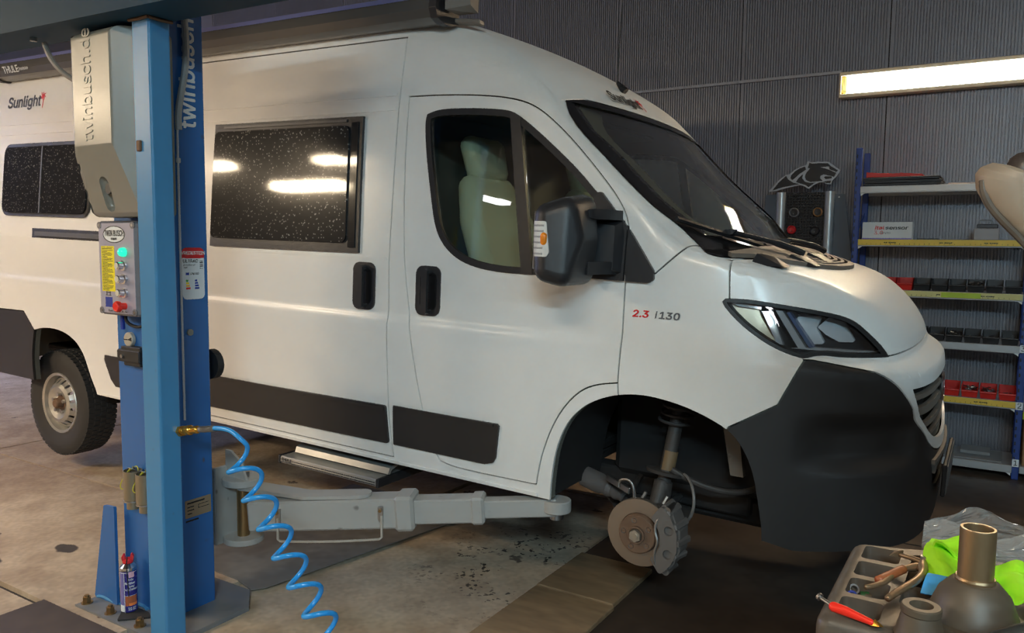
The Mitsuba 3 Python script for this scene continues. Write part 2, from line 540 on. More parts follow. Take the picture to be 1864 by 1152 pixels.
frit = panel(SCREEN, -1.3, 1.3) - screen_inner
vput('windscreen_border', frit, 'gloss_black', VANKEY, 'black border of the windscreen')
vput('windscreen', shell(-.012, -.006) ^ side_prism(sg.Polygon(SCREEN).buffer(-.004), -1.3, 1.3) ^ screen_inner, 'screen_glass', VANKEY, 'raked windscreen glass')
head_prism = both(R_HEAD, -1.3, -.45)
rest = rest - head_prism
hood = panel(R_HOOD, -1.3, 1.3)
vput('bonnet', hood, 'paint_white', VANKEY, 'short white bonnet')
gr = sg.Polygon(soften(mirrored(N_GRILLE), 3, 70))
nose_poly = sg.Polygon(soften(mirrored(N_FRAME), 3, 70)).union(sg.box(-.874, 1.0, .874, 1.069).intersection(sg.Polygon(mirrored([(-.874, 1.069), (-.74, 1.03), (0, 1.0)])))).union(sg.box(-.88, 1.066, .88, 1.12)).buffer(0)
nose = take(front_prism(nose_poly.buffer(GAP), .50), front_prism(nose_poly.buffer(-GAP), .50)) - front_prism(gr, .6)
vput('nose_panel', nose, 'paint_white', VANKEY, 'white panel around the radiator grille')
bump = panel(R_BUMPER, -1.3, 1.3)
low_open = sg.Polygon(mirrored([(-.36, .655), (-.30, .565), (-.2, .54), (0, .535)]))
bump = bump - front_prism(low_open, .6) 
vput('front_bumper', bump, 'plastic_bumper', VANKEY, 'unpainted black front bumper')
fr, fl = mpanel(R_FENDER)
vput('front_wing', fr, 'paint_white', VANKEY, 'white front wing over the empty wheel arch')
vput('front_wing', fl, 'paint_white', VANKEY)
dr_, dl_ = mpanel(R_DOOR)
DOORKEY = vput('cab_door', dr_, 'paint_white', VANKEY, 'white cab door')
vput('cab_door', dl_, 'paint_white', VANKEY)
sl = panel(R_SLIDE)
SLIDEKEY = vput('sliding_door', sl, 'paint_white', VANKEY, 'white sliding side door')
# black cladding of the rear corner
REARBLACK = [(-5.2, .84), (-4.166, .862), (-4.057, .752), (-4.0, .70), (-4.0, .1), (-5.2, .1)]
rb = panel(REARBLACK, -1.3, 1.3)
vput('rear_cladding', rb, 'plastic_bumper', VANKEY, 'black cladding of the rear corner')
vput('body_shell', rest, 'paint_white', VANKEY, 'white body with high roof')

# ---- windows of the cab doors
WIN = sg.Polygon(R_DOORWIN)
DIV = sg.Polygon([(-.622, 1.99), (-.576, 1.99), (-.450, 1.28), (-.500, 1.28)]).intersection(WIN)
MIRY = np.diag([1.0, -1.0, 1.0, 1.0])


def patch(poly, d0, d1, left=False):
    p = side_prism(poly)
    return shell(d0, d1) ^ (p.mirror([0, 1, 0]) if left else p)


DOORL = DOORKEY + '_001'
for left, dk in ((False, DOORKEY), (True, DOORL)):
    vput('window_seal', patch(WIN.difference(WIN.buffer(-.026)), -.014, .004, left), 'rubber_black', dk, None if left else 'black rubber around the cab window')
    vput('window_divider', patch(DIV, -.014, .007, left), 'plastic_black', dk, None if left else 'black bar between the two panes of the cab window')
    for g in sorted(WIN.buffer(-.018).difference(DIV).geoms, key=lambda g: g.centroid.x):
        vput('window_glass', patch(g, -.011, -.007, left), 'cab_glass', dk, None if left else 'cab window glass')

# ---- pressed lines of the side, rail slot, side windows
for parent, x0, x1 in ((VANKEY, -4.7, -2.56), (SLIDEKEY, -2.53, -1.20)):
    for z0, z1 in ((2.036, 2.047), (1.973, 1.986), (1.325, 1.336)):
        vput('pressed_line', patch(sg.box(x0, z0, x1, z1), -.002, .0035), 'paint_white', parent)
SLOT = vput('rail_slot', patch(sg.box(-4.07, 1.331, -2.56, 1.389), -.002, .004), 'plastic_black', VANKEY, 'black slot of the sliding door rail')
vput('rail', patch(sg.box(-4.03, 1.343, -2.58, 1.371), .003, .012), mat('rail_grey', (.08, .08, .08), .4), SLOT)


def camper_window(parent, outer, panes, label, divider=None):
    fkey = vput('side_window', patch(outer, -.002, .014), 'plastic_black', parent, label)
    for g in panes:
        vput('window_pane', patch(g, .012, .023), 'pane_rain', fkey)
    if divider is not None:
        vput('window_divider', patch(divider, .012, .026), 'rail_grey', fkey)
    return fkey


wf = camper_window(SLIDEKEY, sg.Polygon([(-2.374, 1.957), (-1.377, 1.955), (-1.352, 1.350), (-2.360, 1.344)]),
                   [smoothpoly([(-2.362, 1.918), (-1.448, 1.916), (-1.424, 1.392), (-2.350, 1.388)], .03)], 'large dark acrylic window in the sliding door')
vput('top_rail', patch(sg.box(-2.30, 1.932, -1.47, 1.944), .013, .020), 'rail_grey', wf)
vput('edge_rail', patch(sg.Polygon([(-1.436, 1.93), (-1.396, 1.93), (-1.372, 1.372), (-1.412, 1.372)]), .013, .019), 'gloss_black', wf)
rw = rrect(-4.43, -3.455, 1.463, 1.915, .07)
camper_window(VANKEY, rw, [rw.buffer(-.022).intersection(sg.box(-5, 1, -3.972, 3)), rw.buffer(-.022).intersection(sg.box(-3.958, 1, -3, 3))],
              'dark sliding window at the rear of the side', sg.box(-3.972, 1.485, -3.958, 1.893))

# ---- black rubbing strips
strip = [(VANKEY, [(-3.298, .664), (-2.552, .668), (-2.552, .505), (-3.20, .500), (-3.239, .538)]),
         (SLIDEKEY, [(-2.536, .668), (-1.171, .684), (-1.156, .514), (-2.536, .505)]),
         (DOORKEY, [(-1.128, .686), (-.586, .693), (-.576, .685), (-.592, .549), (-.605, .527), (-.645, .515), (-1.126, .515)])]
for parent, pl in strip:
    if parent == DOORKEY:
        pl = [(-.958, .687)] + pl[1:6] + [(-.908, .515)]
        g = sg.Polygon([(-1.126, .686)] + strip[2][1][1:])
        vput('rubbing_strip', patch(g, -.001, .012), 'plastic_bumper', VANKEY, 'black rubbing strip below the cab door')
        vput('rubbing_strip_lip', patch(sg.box(-1.12, .681, -.60, .693), .010, .017), 'plastic_bumper', VANKEY)
    else:
        vput('rubbing_strip', patch(smoothpoly(pl, .012), -.001, .012), 'plastic_bumper', parent, 'black rubbing strip')
        b = sg.Polygon(pl).bounds
        vput('rubbing_strip_lip', patch(sg.box(b[0] + .02, .664, b[2] - .02, .678), .010, .017), 'plastic_bumper', parent)
# sill line under the doors
vput('sill_trim', patch(sg.box(-3.38, .424, -.40, .437), -.001, .006), 'paint_white', VANKEY)


def side_frame(x, z, d=0.0):
    """A frame on the right side of the body: x forward, y up, z out."""
    y = -float(side_y(np.array([x]), np.array([z]))[0])
    p = np.array([x, y, z])
    n = body_normal(p[None])[0]
    ax = np.array([1.0, 0, 0]) - n * n[0]
    ax /= np.linalg.norm(ax)
    return frame(ax, np.cross(n, ax), n, p + n * d)


# ---- door handles
for x, z, parent in ((-1.318, 1.205, SLIDEKEY), (-.960, 1.206, DOORKEY)):
    hk = vput('handle', patch(rrect(x - .064, x + .064, z - .105, z + .105, .035), -.002, .007) - side_prism(rrect(x - .040, x + .048, z - .082, z + .080, .03)), 'plastic_black', parent, 'black door handle')
    vput('handle_recess', patch(rrect(x - .042, x + .050, z - .084, z + .082, .03), -.002, .002), 'gloss_black', hk)
    Fm = side_frame(x, z)
    grip = extr(rrect(-.012, .018, -.098, .094, .010), .014).translate([0, 0, .026]) + extr(rrect(-.012, .018, .068, .094, .008), .03) + extr(rrect(-.012, .018, -.098, -.076, .008), .03)
    obj('handle_grip', grip, 'plastic_black', hk, M=VAN @ Fm)

# ---- lettering and emblems on the body
Fm = side_frame(.045, 1.186, .0008)
for s, x, w, m in (('2.3', -.080, 1.25, 'paint_red'), ('i', .006, .9, 'number_grey'), ('130', .018, 1.25, 'number_grey')):
    b = lettering(s, .024, .003, np.eye(4), True, w, .15)
    b.apply_translation([x, -.010, 0])
    obj('engine_badge', b, m, VANKEY, f'raised badge reading {s}', M=VAN @ Fm)
Fm = side_frame(-4.27, 2.165, .0005)


def palm(h):
    """A palm tree: a bent trunk and a star of leaves."""
    t = [(0, 0), (.05, .18), (.07, .36), (.06, .55), (.02, .72), (-.03, .72), (.01, .55), (.02, .36), (.0, .18), (-.05, .0)]
    g = [sg.Polygon(t)]
    for a, L in ((90, .30), (40, .36), (140, .36), (-5, .34), (185, .34), (-45, .26), (225, .28)):
        c, s = math.cos(math.radians(a)), math.sin(math.radians(a))
        q = [(0, -.035), (L * .5, .0), (L, -.075), (L * .55, .075), (0, .04)]
        g.append(sg.Polygon([(c * x - s * y, .72 + s * x + c * y) for x, y in q]))
    return sg.Polygon(unary_union([p.buffer(0) for p in g]).buffer(.001).exterior).simplify(.002) if False else unary_union([p.buffer(0) for p in g])


def sunlight_logo(M, h, parent):
    word = lettering('Sunlight', h, .0012, np.eye(4), True, 1.12, .12)
    word.apply_translation([-word.bounds[1][0], 0, 0])
    obj('logo_word', word, 'paint_ink', parent, 'black lettering reading Sunlight', M=M, smooth=False)
    import shapely.affinity as sa
    obj('logo_palm', extr(sa.scale(palm(h), h * 1.5, h * 1.5, origin=(0, 0)), .0012).translate([h * .3, -h * .25, 0]), 'paint_red', parent, 'red palm tree emblem', M=M, smooth=False)


Fl = side_frame(-4.07, 2.150, .0006)
sunlight_logo(VAN @ Fl, .066, VANKEY)
# the same mark on the front of the roof, read from in front
pr = np.array([-.40, -.10, 2.07])
for _ in range(20):
    pr = pr - body(pr[None])[0] * body_normal(pr[None])[0]
nr = body_normal(pr[None])[0]
ax = np.array([0, 1.0, 0]) - nr * nr[1]
ax /= np.linalg.norm(ax)
sunlight_logo(VAN @ frame(ax, np.cross(nr, ax), nr, pr + nr * .004), .058, VANKEY)

# ---- antenna
pa = np.array([-.519, -.153, 2.14])
for _ in range(20):
    pa = pa - body(pa[None])[0] * body_normal(pa[None])[0]
ak = obj('antenna', cyl(pa + [0.03, 0, -.01], pa + [-.012, 0, .035], .02, 16, .008), 'rubber_black', VANKEY, 'thin black whip antenna on the roof', M=VAN)
obj('antenna_whip', tube([pa + [-.012, 0, .03], pa + [-.010, 0, .2], pa + [-.006, 0, .39]], [.0045, .0032, .0022], 8), 'rubber_black', ak, M=VAN)


def on_body(p, d=0.0):
    p = np.array(p, float)
    for _ in range(25):
        p = p - body(p[None])[0] * body_normal(p[None])[0]
    return p + body_normal(p[None])[0] * d


# ---- windscreen wipers
for arm, blade in ((((.40, -.30, 1.39), (.32, -.345, 1.41), (.24, -.43, 1.437), (.158, -.57, 1.473)), ((.05, -.86, 1.525), (.107, -.717, 1.498), (.165, -.56, 1.47), (.245, -.36, 1.435))),
                   (((.37, .30, 1.40), (.33, .24, 1.41), (.27, .16, 1.43), (.24, .05, 1.444)), ((.245, -.32, 1.435), (.245, -.1, 1.442), (.235, .12, 1.445), (.22, .34, 1.445)))):
    wk = obj('wiper', tube(spline([on_body(p, d) for p, d in zip(arm, (.035, .045, .045, .03))], 14), [.014] * 5 + [.010] * 9, 8), 'plastic_black', VANKEY, 'black windscreen wiper', M=VAN)
    bl = spline([on_body(p, .014) for p in blade], 16)
    obj('wiper_blade', tube(bl, .010, 6), 'rubber_black', wk, M=VAN)
    obj('wiper_joint', hull([on_body(arm[-1], d) + np.array(o) * .022 for d in (.015, .04) for o in ((1, .6, 0), (-1, .6, 0), (1, -.6, 0), (-1, -.6, 0))]), 'plastic_black', wk, M=VAN)
obj('windscreen_sticker', extr(sg.Point(0, 0).buffer(.028), .001), mat('sticker_green', srgb(20, 150, 105), .5), VANKEY, 'small round green sticker inside the windscreen',
    M=VAN @ frame([.0, -1, 0], [-.68, 0, .73], [.73, 0, .68], on_body((.066, -.77, 1.532), -.02)))

# ---- louvred cowl panel at the foot of the windscreen
def top_prism(poly, z0=1.0, z1=1.8):
    return extr(poly, z1 - z0, frame([1, 0, 0], [0, 1, 0], [0, 0, 1], [0, 0, z0]))


mat('cowl_dusty', (.15, .13, .11), .55)
arc = lambda e: [(.535 - e - .22 * abs(y / .70) ** 2.6, y) for y in np.linspace(-.70, .70, 41)]
cowl = sg.Polygon([(.26, -.86), (.28, -.88)] + arc(0) + [(.28, .88), (.26, .86), (.255, 0)])
slots = unary_union([sg.Polygon([q for q in arc(e) if abs(q[1]) < w] + [q for q in arc(e + .014)[::-1] if abs(q[1]) < w]) for e, w in ((.028, .52), (.058, .50), (.088, .46), (.118, .40))])
ck = vput('cowl_panel', shell(.001, .016) ^ top_prism(cowl.difference(slots)) ^ side_prism([(.2, 1.30), (1, 1.30), (1, 1.46), (.2, 1.46)], -1.2, 1.2), 'cowl_dusty', VANKEY, 'dusty louvred cowl below the windscreen')
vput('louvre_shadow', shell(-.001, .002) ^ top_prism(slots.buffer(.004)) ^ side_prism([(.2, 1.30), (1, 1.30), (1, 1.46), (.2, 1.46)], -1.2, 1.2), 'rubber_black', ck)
for x, y in ((.44, -.42), (.43, -.05), (.40, -.78)):
    o = on_body((x, y, 1.37))
    obj('cowl_cap', hull([o + np.array(q) for q in ((-.07, -.05, .0), (.05, -.06, .0), (.05, .05, .0), (-.07, .05, .0), (-.055, -.02, .042), (-.055, .035, .042), (.0, .0, .035))]), 'plastic_black', ck, M=VAN)

# ---- headlamps
mat('amber', srgb(186, 172, 150), .28, metal=.75)
mat('lamp_dark', (.02, .021, .023), .2, metal=.3)
mat('drl', srgb(46, 66, 104), .12, metal=.3, coat=1.0)
HEAD = sg.Polygon(R_HEAD)
for left in (False, True):
    def hp(poly, d0, d1):
        pr_ = side_prism(poly, -1.3, -.45)
        return shell(d0, d1) ^ (pr_.mirror([0, 1, 0]) if left else pr_)
    hk = vput('headlamp', hp(HEAD.buffer(-.001).difference(HEAD.buffer(-.013)), -.05, .003), 'rubber_black', VANKEY, None if left else 'large swept headlamp with clear lens')
    vput('bowl', hp(HEAD.buffer(.004), -.085, -.078), 'lamp_dark', hk)
    vput('lens', hp(HEAD.buffer(-.004), -.006, -.002), 'clear_glass', hk)
    if left:
        continue
    vput('indicator_reflector', hp([(.300, 1.245), (.385, 1.236), (.400, 1.200), (.437, 1.140), (.480, 1.104), (.404, 1.142), (.340, 1.188)], -.05, -.035), 'amber', hk, 'pale amber indicator reflector')
    vput('trim_bar', hp([(.300, 1.250), (.40, 1.245), (.40, 1.228), (.33, 1.236)], -.03, -.02), 'chrome', hk)
    for pl, m in (([(.442, 1.228), (.463, 1.227), (.545, 1.102), (.523, 1.100)], 'clear_bar'), ([(.474, 1.222), (.485, 1.222), (.566, 1.106), (.554, 1.104)], 'drl')):
        if m == 'clear_bar':
            m = mat('clear_bar', (.35, .36, .38), .12, metal=.5, coat=1.0)
        vput('light_guide', hp(pl, -.05, -.022), m, hk)
    for pl, nm in (([(.496, 1.206), (.572, 1.207), (.560, 1.168), (.590, 1.113), (.556, 1.112)], 'reflector'), ([(.562, 1.170), (.590, 1.204), (.634, 1.190), (.676, 1.118), (.628, 1.120), (.588, 1.145)], 'reflector')):
        g = smoothpoly(pl, .006)
        vput(nm, hp(g, -.07, -.055), mat('reflector_silver', (.62, .66, .70), .3, metal=.45) if 'reflector_silver' not in scene else 'reflector_silver', hk)
    for pl in ([(.50, 1.100), (.77, 1.082), (.76, 1.088), (.56, 1.106)], [(.40, 1.222), (.43, 1.225), (.475, 1.11), (.455, 1.115)]):
        vput('lamp_rib', hp(pl, -.045, -.03), 'clear_bar', hk)

# ---- radiator grille, emblem, lower grille, number plate
gk = vput('grille', shell(-.10, -.085) ^ front_prism(gr.buffer(.02), .6), 'rubber_black', VANKEY, 'dark radiator grille with curved bars')
for i, (z, h) in enumerate(((.928, .018), (.872, .030), (.812, .020), (.764, .016))):
    w = .62 - (.965 - z) * .9
    vput('grille_bar', shell(-.026, -.006 - .002 * i) ^ front_prism(sg.box(-w, z - h / 2, w, z + h / 2).intersection(gr.buffer(.012)), .6), 'cowl_dusty', gk)
o = on_body((.93, 0, .90), -.01)
n = body_normal(o[None])[0]
ek = obj('emblem', lathe([(1e-4, 0), (.062, 0), (.064, .006), (.060, .012), (.056, .012), (.054, .006), (1e-4, .006)], 40, p0=o, d=n), 'chrome', VANKEY, 'round chrome emblem on the grille', M=VAN)
obj('emblem_disc', cyl(o + n * .004, o + n * .009, .053, 32), mat('emblem_red', srgb(120, 22, 30), .3, coat=1.0), ek, M=VAN)
obj('emblem_word', lettering('FIAT', .030, .003, frame([0, 1, 0], np.cross(n, [0, 1, 0]), n, o + n * .008 - np.cross(n, [0, 1, 0]) * .015), True, .8, center=True), 'chrome', ek, M=VAN)
lk = vput('lower_grille', shell(-.09, -.08) ^ front_prism(low_open.buffer(.02), .6), 'rubber_black', VANKEY)
for i in range(9):
    y = -.28 + .07 * i
    vput('grille_tooth', shell(-.07, .004) ^ front_prism(sg.box(y - .012, .60, y + .030, .645), .6), 'cowl_dusty', lk)
vput('bumper_step', shell(-.02, .012) ^ front_prism(sg.Polygon([(-.36, .668), (.36, .668), (.36, .652), (-.36, .652)]), .6), 'cowl_dusty', VANKEY)
pk = obj('number_plate', cbox(.966, .982, -.27, .27, .508, .632, .004), 'plastic_black', VANKEY, 'number plate in black holder, face darkened for shade', M=VAN)
obj('plate', cbox(.981, .985, -.26, .26, .516, .626, .001), mat('plate_shaded', (.10, .10, .10), .4), pk, M=VAN)  # a white plate, its shade put into the dark face colour

# ---- door mirror
MIRROR_BALLS = \
         ((.05, (-.232, -1.125, 1.345)), (.05, (-.232, -1.285, 1.345)), (.045, (-.192, -1.12, 1.33)), (.05, (-.192, -1.27, 1.335)),
          (.05, (-.252, -1.125, 1.535)), (.05, (-.242, -1.275, 1.52)), (.05, (-.192, -1.13, 1.555)), (.055, (-.192, -1.25, 1.535)), (.045, (-.170, -1.14, 1.45)), (.05, (-.170, -1.24, 1.45)))
MIRROR_BIG = m3.Manifold.batch_hull([m3.Manifold.sphere(r + .003, 40).translate(c) for r, c in MIRROR_BALLS])
mk = obj('door_mirror', m3.Manifold.batch_hull([m3.Manifold.sphere(r, 40).translate(c) for r, c in MIRROR_BALLS]), 'plastic_black', VANKEY, 'large black door mirror on two arms', smooth=True, M=VAN)
obj('mirror_glass', cbox(-.296, -.286, -1.29, -1.12, 1.34, 1.54, .003), 'chrome', mk, M=VAN)
ik = obj('indicator', MIRROR_BIG ^ extr(smoothpoly([(-.310, 1.385), (-.218, 1.385), (-.210, 1.40), (-.226, 1.505), (-.31, 1.505)], .008), .3, frame([1, 0, 0], [0, 0, 1], [0, -1, 0], [0, -1.20, 0])), mat('lamp_clear', (.62, .62, .60), .15, coat=1.0), mk, 'clear turn signal lens on the mirror', M=VAN)
mat('lamp_rib', (.30, .30, .30), .2)
obj('indicator_bulb', m3.Manifold.batch_hull([m3.Manifold.sphere(.013, 14).translate([-.232, -1.326, z]) for z in (1.435, 1.455)]), mat('amber_lens', srgb(226, 130, 30), .25), ik, 'amber bulb', M=VAN)
for i in range(6):
    z = 1.392 + .019 * i
    obj('lens_rib', MIRROR_BIG.translate([-.0, -.002, 0]) ^ m3.Manifold.cube([.068, .3, .006]).translate([-.300, -1.45, z]), 'lamp_rib', ik, M=VAN)
# arms and foot of the mirror
obj('mirror_arm', hull([(-.225, -1.17, 1.515), (-.225, -1.17, 1.55), (-.12, -1.17, 1.52), (-.12, -1.17, 1.555), (-.225, -1.02, 1.52), (-.225, -1.02, 1.552), (-.09, -1.00, 1.52), (-.09, -1.00, 1.555), (-.135, -1.19, 1.525), (-.135, -1.19, 1.55)]), 'plastic_black', mk, M=VAN)
obj('mirror_arm', hull([(-.23, -1.17, 1.325), (-.23, -1.17, 1.372), (-.135, -1.18, 1.325), (-.135, -1.18, 1.37), (-.225, -1.02, 1.325), (-.225, -1.02, 1.37), (-.09, -1.00, 1.325), (-.09, -1.00, 1.37)]), 'plastic_black', mk, M=VAN)
obj('mirror_hinge', cyl((-.165, -1.13, 1.36), (-.165, -1.13, 1.53), .022, 16), 'plastic_black', mk, M=VAN)
foot = sg.Polygon([(-.255, 1.305), (-.235, 1.52), (-.20, 1.62), (-.185, 1.625), (-.06, 1.485), (-.02, 1.43), (.040, 1.345), (.043, 1.312), (.025, 1.300)])
vput('mirror_foot', patch(smoothpoly(foot, .012).intersection(sg.box(-1, 1, -.071, 2)), -.012, .016), 'plastic_black', mk)
vput('mirror_foot', patch(smoothpoly(foot, .012).intersection(sg.box(-.063, 1, 1, 2)), -.012, .016), 'plastic_black', mk)
obj('mirror_foot', hull([(-.22, -1.0, 1.32), (-.22, -1.0, 1.53), (-.085, -.99, 1.315), (-.085, -.99, 1.52), (-.19, -1.065, 1.34), (-.19, -1.06, 1.51), (-.10, -1.05, 1.34), (-.10, -1.045, 1.50), (-.07, -1.0, 1.33), (-.07, -.99, 1.45)]), 'plastic_black', mk, M=VAN)

# ---- roof awning
mat('awning_black', (.085, .080, .072), .30, metal=.2)
aw_prof = sg.Polygon([(-.86, 2.335), (-.90, 2.320), (-.955, 2.318), (-.995, 2.332), (-1.010, 2.365), (-1.005, 2.402), (-.985, 2.428), (-.94, 2.44), (-.86, 2.44)])
AWM = frame([0, 1, 0], [0, 0, 1], [1, 0, 0], [-4.46, 0, 0])
awk = obj('awning', extr(aw_prof, 3.50, AWM), 'awning_black', VANKEY, 'rolled black awning along the roof edge', M=VAN)
obj('awning_lead_rail', extr(sg.Polygon([(-1.000, 2.412), (-.985, 2.436), (-.93, 2.448), (-.86, 2.448), (-.86, 2.436), (-.94, 2.437)]), 3.44, frame([0, 1, 0], [0, 0, 1], [1, 0, 0], [-4.44, 0, 0])), mat('rail_blue', srgb(120, 124, 170), .35, metal=.3), awk, 'pale rail along the top of the awning', M=VAN)
for x in (-4.49, -.985):
    obj('awning_cap', extr(aw_prof.buffer(.008), .035, frame([0, 1, 0], [0, 0, 1], [1, 0, 0], [x, 0, 0])), 'plastic_black', awk, M=VAN)
obj('awning_arm', hull([(-.93, -.98, 2.36), (-.93, -.88, 2.36), (-.93, -.98, 2.44), (-.93, -.88, 2.44), (-.86, -.90, 2.39), (-.86, -.84, 2.37), (-.86, -.90, 2.45), (-.86, -.84, 2.44)]), 'cowl_dusty', awk, M=VAN)
obj('awning_bracket', beam((-.98, -.86, 2.345), (-.84, -.84, 2.33), .05, .02, c=.004), 'cowl_dusty', awk, M=VAN)
mat('print_white', (.72, .72, .70), .5)
obj('awning_word', lettering('THULE', .040, .001, frame([1, 0, 0], [0, -.35, .94], [0, -.94, -.35], [-4.33, -1.0125, 2.345]), True), 'print_white', awk, 'small white brand lettering', M=VAN, smooth=False)
obj('awning_word', lettering('Omnistor', .020, .001, frame([1, 0, 0], [0, -.35, .94], [0, -.94, -.35], [-4.16, -1.0125, 2.352]), False), 'print_white', awk, M=VAN, smooth=False)

# ---- folding step under the sliding door
mat('step_alu', (.55, .54, .51), .38, metal=.7)
sk = obj('folding_step', cbox(-1.845, -1.22, -1.015, -.60, .300, .335, .006), 'step_alu', VANKEY, 'aluminium folding step under the sliding door', M=VAN)
obj('step_tread', extr(sg.Polygon([(-.90, .385), (-.94, .372), (-.95, .345), (-.935, .342), (-.925, .36), (-.88, .372), (-.60, .372), (-.60, .39)]), .60, frame([0, 1, 0], [0, 0, 1], [1, 0, 0], [-1.81, 0, 0])), 'step_alu', sk, M=VAN)
for z in (.309, .320):
    obj('step_groove', beam((-1.84, -1.0165, z), (-1.23, -1.0165, z), .003, .003, c=.001), 'rubber_black', sk, M=VAN)
for x in (-1.85, -1.22):
    obj('step_cap', cbox(x - .006, x + .010, -1.018, -.60, .297, .338, .003), 'plastic_black', sk, M=VAN)
obj('step_word', lettering('THULE', .016, .001, frame([1, 0, 0], [0, 0, 1], [0, -1, 0], [-1.835, -1.0155, .312]), True), 'paint_ink', sk, M=VAN, smooth=False)

# ---- cab: seats, dashboard, wheel
mat('seat_green', srgb(186, 188, 160), .8)
mat('seat_grey', srgb(120, 124, 110), .8)
for y in (-.52, .52):
    st = obj('cab_seat', m3.Manifold.batch_hull([m3.Manifold.sphere(.07, 16).translate(c) for c in ((-.78, y - .19, 1.02), (-.78, y + .19, 1.02), (-.32, y - .20, 1.06), (-.32, y + .20, 1.06))]), 'seat_grey', VANKEY, None if y > 0 else 'cab seat with pale green cover', M=VAN)
    obj('backrest', m3.Manifold.batch_hull([m3.Manifold.sphere(.06, 16).translate(c) for c in ((-.80, y - .20, 1.12), (-.80, y + .20, 1.12), (-.93, y - .21, 1.50), (-.93, y + .21, 1.50), (-1.0, y - .13, 1.66), (-1.0, y + .13, 1.66))]), 'seat_green', st, smooth=True, M=VAN)
    obj('headrest', m3.Manifold.batch_hull([m3.Manifold.sphere(.05, 16).translate(c) for c in ((-1.0, y - .09, 1.74), (-1.0, y + .09, 1.74), (-1.03, y - .10, 1.85), (-1.03, y + .10, 1.85))]), 'seat_green', st, smooth=True, M=VAN)
    obj('armrest', rbox(-.78, -.44, y + (.22 if y < 0 else -.27), y + (.27 if y < 0 else -.22), 1.24, 1.30, .02), 'seat_grey', st, M=VAN)
obj('dashboard', hull([(-.30, -.90, 1.10), (-.30, .90, 1.10), (-.16, -.90, 1.28), (-.16, .90, 1.28), (.22, -.78, 1.375), (.22, .78, 1.375), (.20, -.78, .95), (.20, .78, .95), (-.02, -.88, 1.335), (-.02, .88, 1.335)]), mat('dash_olive', (.11, .11, .085), .7), VANKEY, 'dark dashboard behind the windscreen', M=VAN)
wc, wn = np.array([-.38, .52, 1.33]), np.array([-.5, 0, .866])
a_, b_, _n = basis(wn)
tt = np.linspace(0, 2 * np.pi, 41)
sw = obj('steering_wheel', concat([tube([wc + .19 * (math.cos(t) * a_ + math.sin(t) * b_) for t in tt], .014, 8)] + [beam(wc, wc + .185 * (math.cos(t) * a_ + math.sin(t) * b_), .03, .015, wn) for t in (.5, 2.64, 4.71)]), 'rubber_black', VANKEY, M=VAN)
obj('steering_hub', cyl(wc - wn * .25, wc + wn * .02, .06, 20), 'rubber_black', sw, M=VAN)
obj('curtain', trimesh.Trimesh(*(lambda X, Z: (np.stack([np.repeat(-.60 - .02 * np.sin(X * 9), 2), np.repeat(-.90 + 0.06 * np.sin(X * 5.0) + X * 0.14, 2) * 1.0, np.tile(Z, len(X))], 1), np.array([(2 * i, 2 * i + 2, 2 * i + 1) for i in range(len(X) - 1)] + [(2 * i + 1, 2 * i + 2, 2 * i + 3) for i in range(len(X) - 1)])))(np.linspace(0, 1, 30), np.array([1.20, 1.72])), process=False), mat('cloth_olive', srgb(150, 146, 118), .9), VANKEY, 'folded olive cab curtain', smooth=True, M=VAN) if False else None
obj('cab_partition', cbox(-1.32, -1.28, -.90, .90, .55, 2.3, .01), 'cab_dark', VANKEY, M=VAN)
obj('cab_roof_lining', cbox(-1.28, -.70, -.78, .78, 2.02, 2.05, .01), 'cab_dark', VANKEY, M=VAN)
obj('cab_floor', cbox(-3.34, -.40, -.92, .92, .475, .52, .01), 'under_dark', VANKEY, M=VAN)
obj('rear_floor', cbox(-4.95, -3.345, -.46, .46, .475, .52, .01), 'under_dark', VANKEY, M=VAN)

# ---- underside, wheel houses
for x0, x1, pts in ((-.42, .52, R_ARCH_F), (-4.16, -3.36, R_ARCH_R)):
    arch = [p for p in pts if p[1] > .12]
    op = sg.Polygon([(x0 - .03, .30)] + [(p[0], p[1]) for p in arch[0:0]] + [(x0 - .03, .95), (x1 + .03, .95), (x1 + .03, .30)])
    inner = sg.Polygon([(arch[0][0] + .0, .0)] + arch + [(arch[-1][0], .0)]).buffer(.012)
    lin = sg.Polygon([(arch[0][0], .25)] + arch + [(arch[-1][0], .25)]).buffer(.04, join_style='mitre').difference(inner).intersection(sg.box(-9, .30, 9, 3))
    for s in (False, True):
        w = extr(lin, .46, frame([1, 0, 0], [0, 0, 1], [0, -1, 0], [0, -.50, 0]))
        if x0 < -1:
            w = w.trim_by_plane([1, 0, 0], -4.0)
        w = (w ^ skin(-.016)) ^ m3.Manifold.cube([3, 4, 2]).translate([x0 - 1, -2, .42 if x0 > -1 else .40])
        obj('wheel_house', w.mirror([0, 1, 0]) if s else w, 'under_dark', VANKEY, None if s or x0 < -1 else 'black liner of the front wheel arch', M=VAN)
obj('engine_block', cbox(-.30, .50, -.50, .50, .42, 1.20, .03), 'under_dark', VANKEY, M=VAN)
obj('rear_wall_of_wheel_house', cbox(-4.12, -3.40, -.56, .56, .42, .95, .02), 'under_dark', VANKEY, M=VAN)
obj('underbody', cbox(-3.34, -.40, -.90, .90, .43, .47, .01), 'under_dark', VANKEY, 'dark floor pan', M=VAN)
for y in (-.42, .42):
    obj('frame_rail', cbox(-4.8, .30, y - .05, y + .05, .33, .44, .01), 'under_dark', VANKEY, M=VAN)

# ---- rear wheel
mat('tyre', (.028, .026, .025), .75)
mat('rim_steel', (.50, .48, .44), .33, metal=.75)
mat('rust_brown', (.16, .095, .06), .7, metal=.3)
DISC_OUT = .036
RW = np.array([-4.035, -.795, .263])


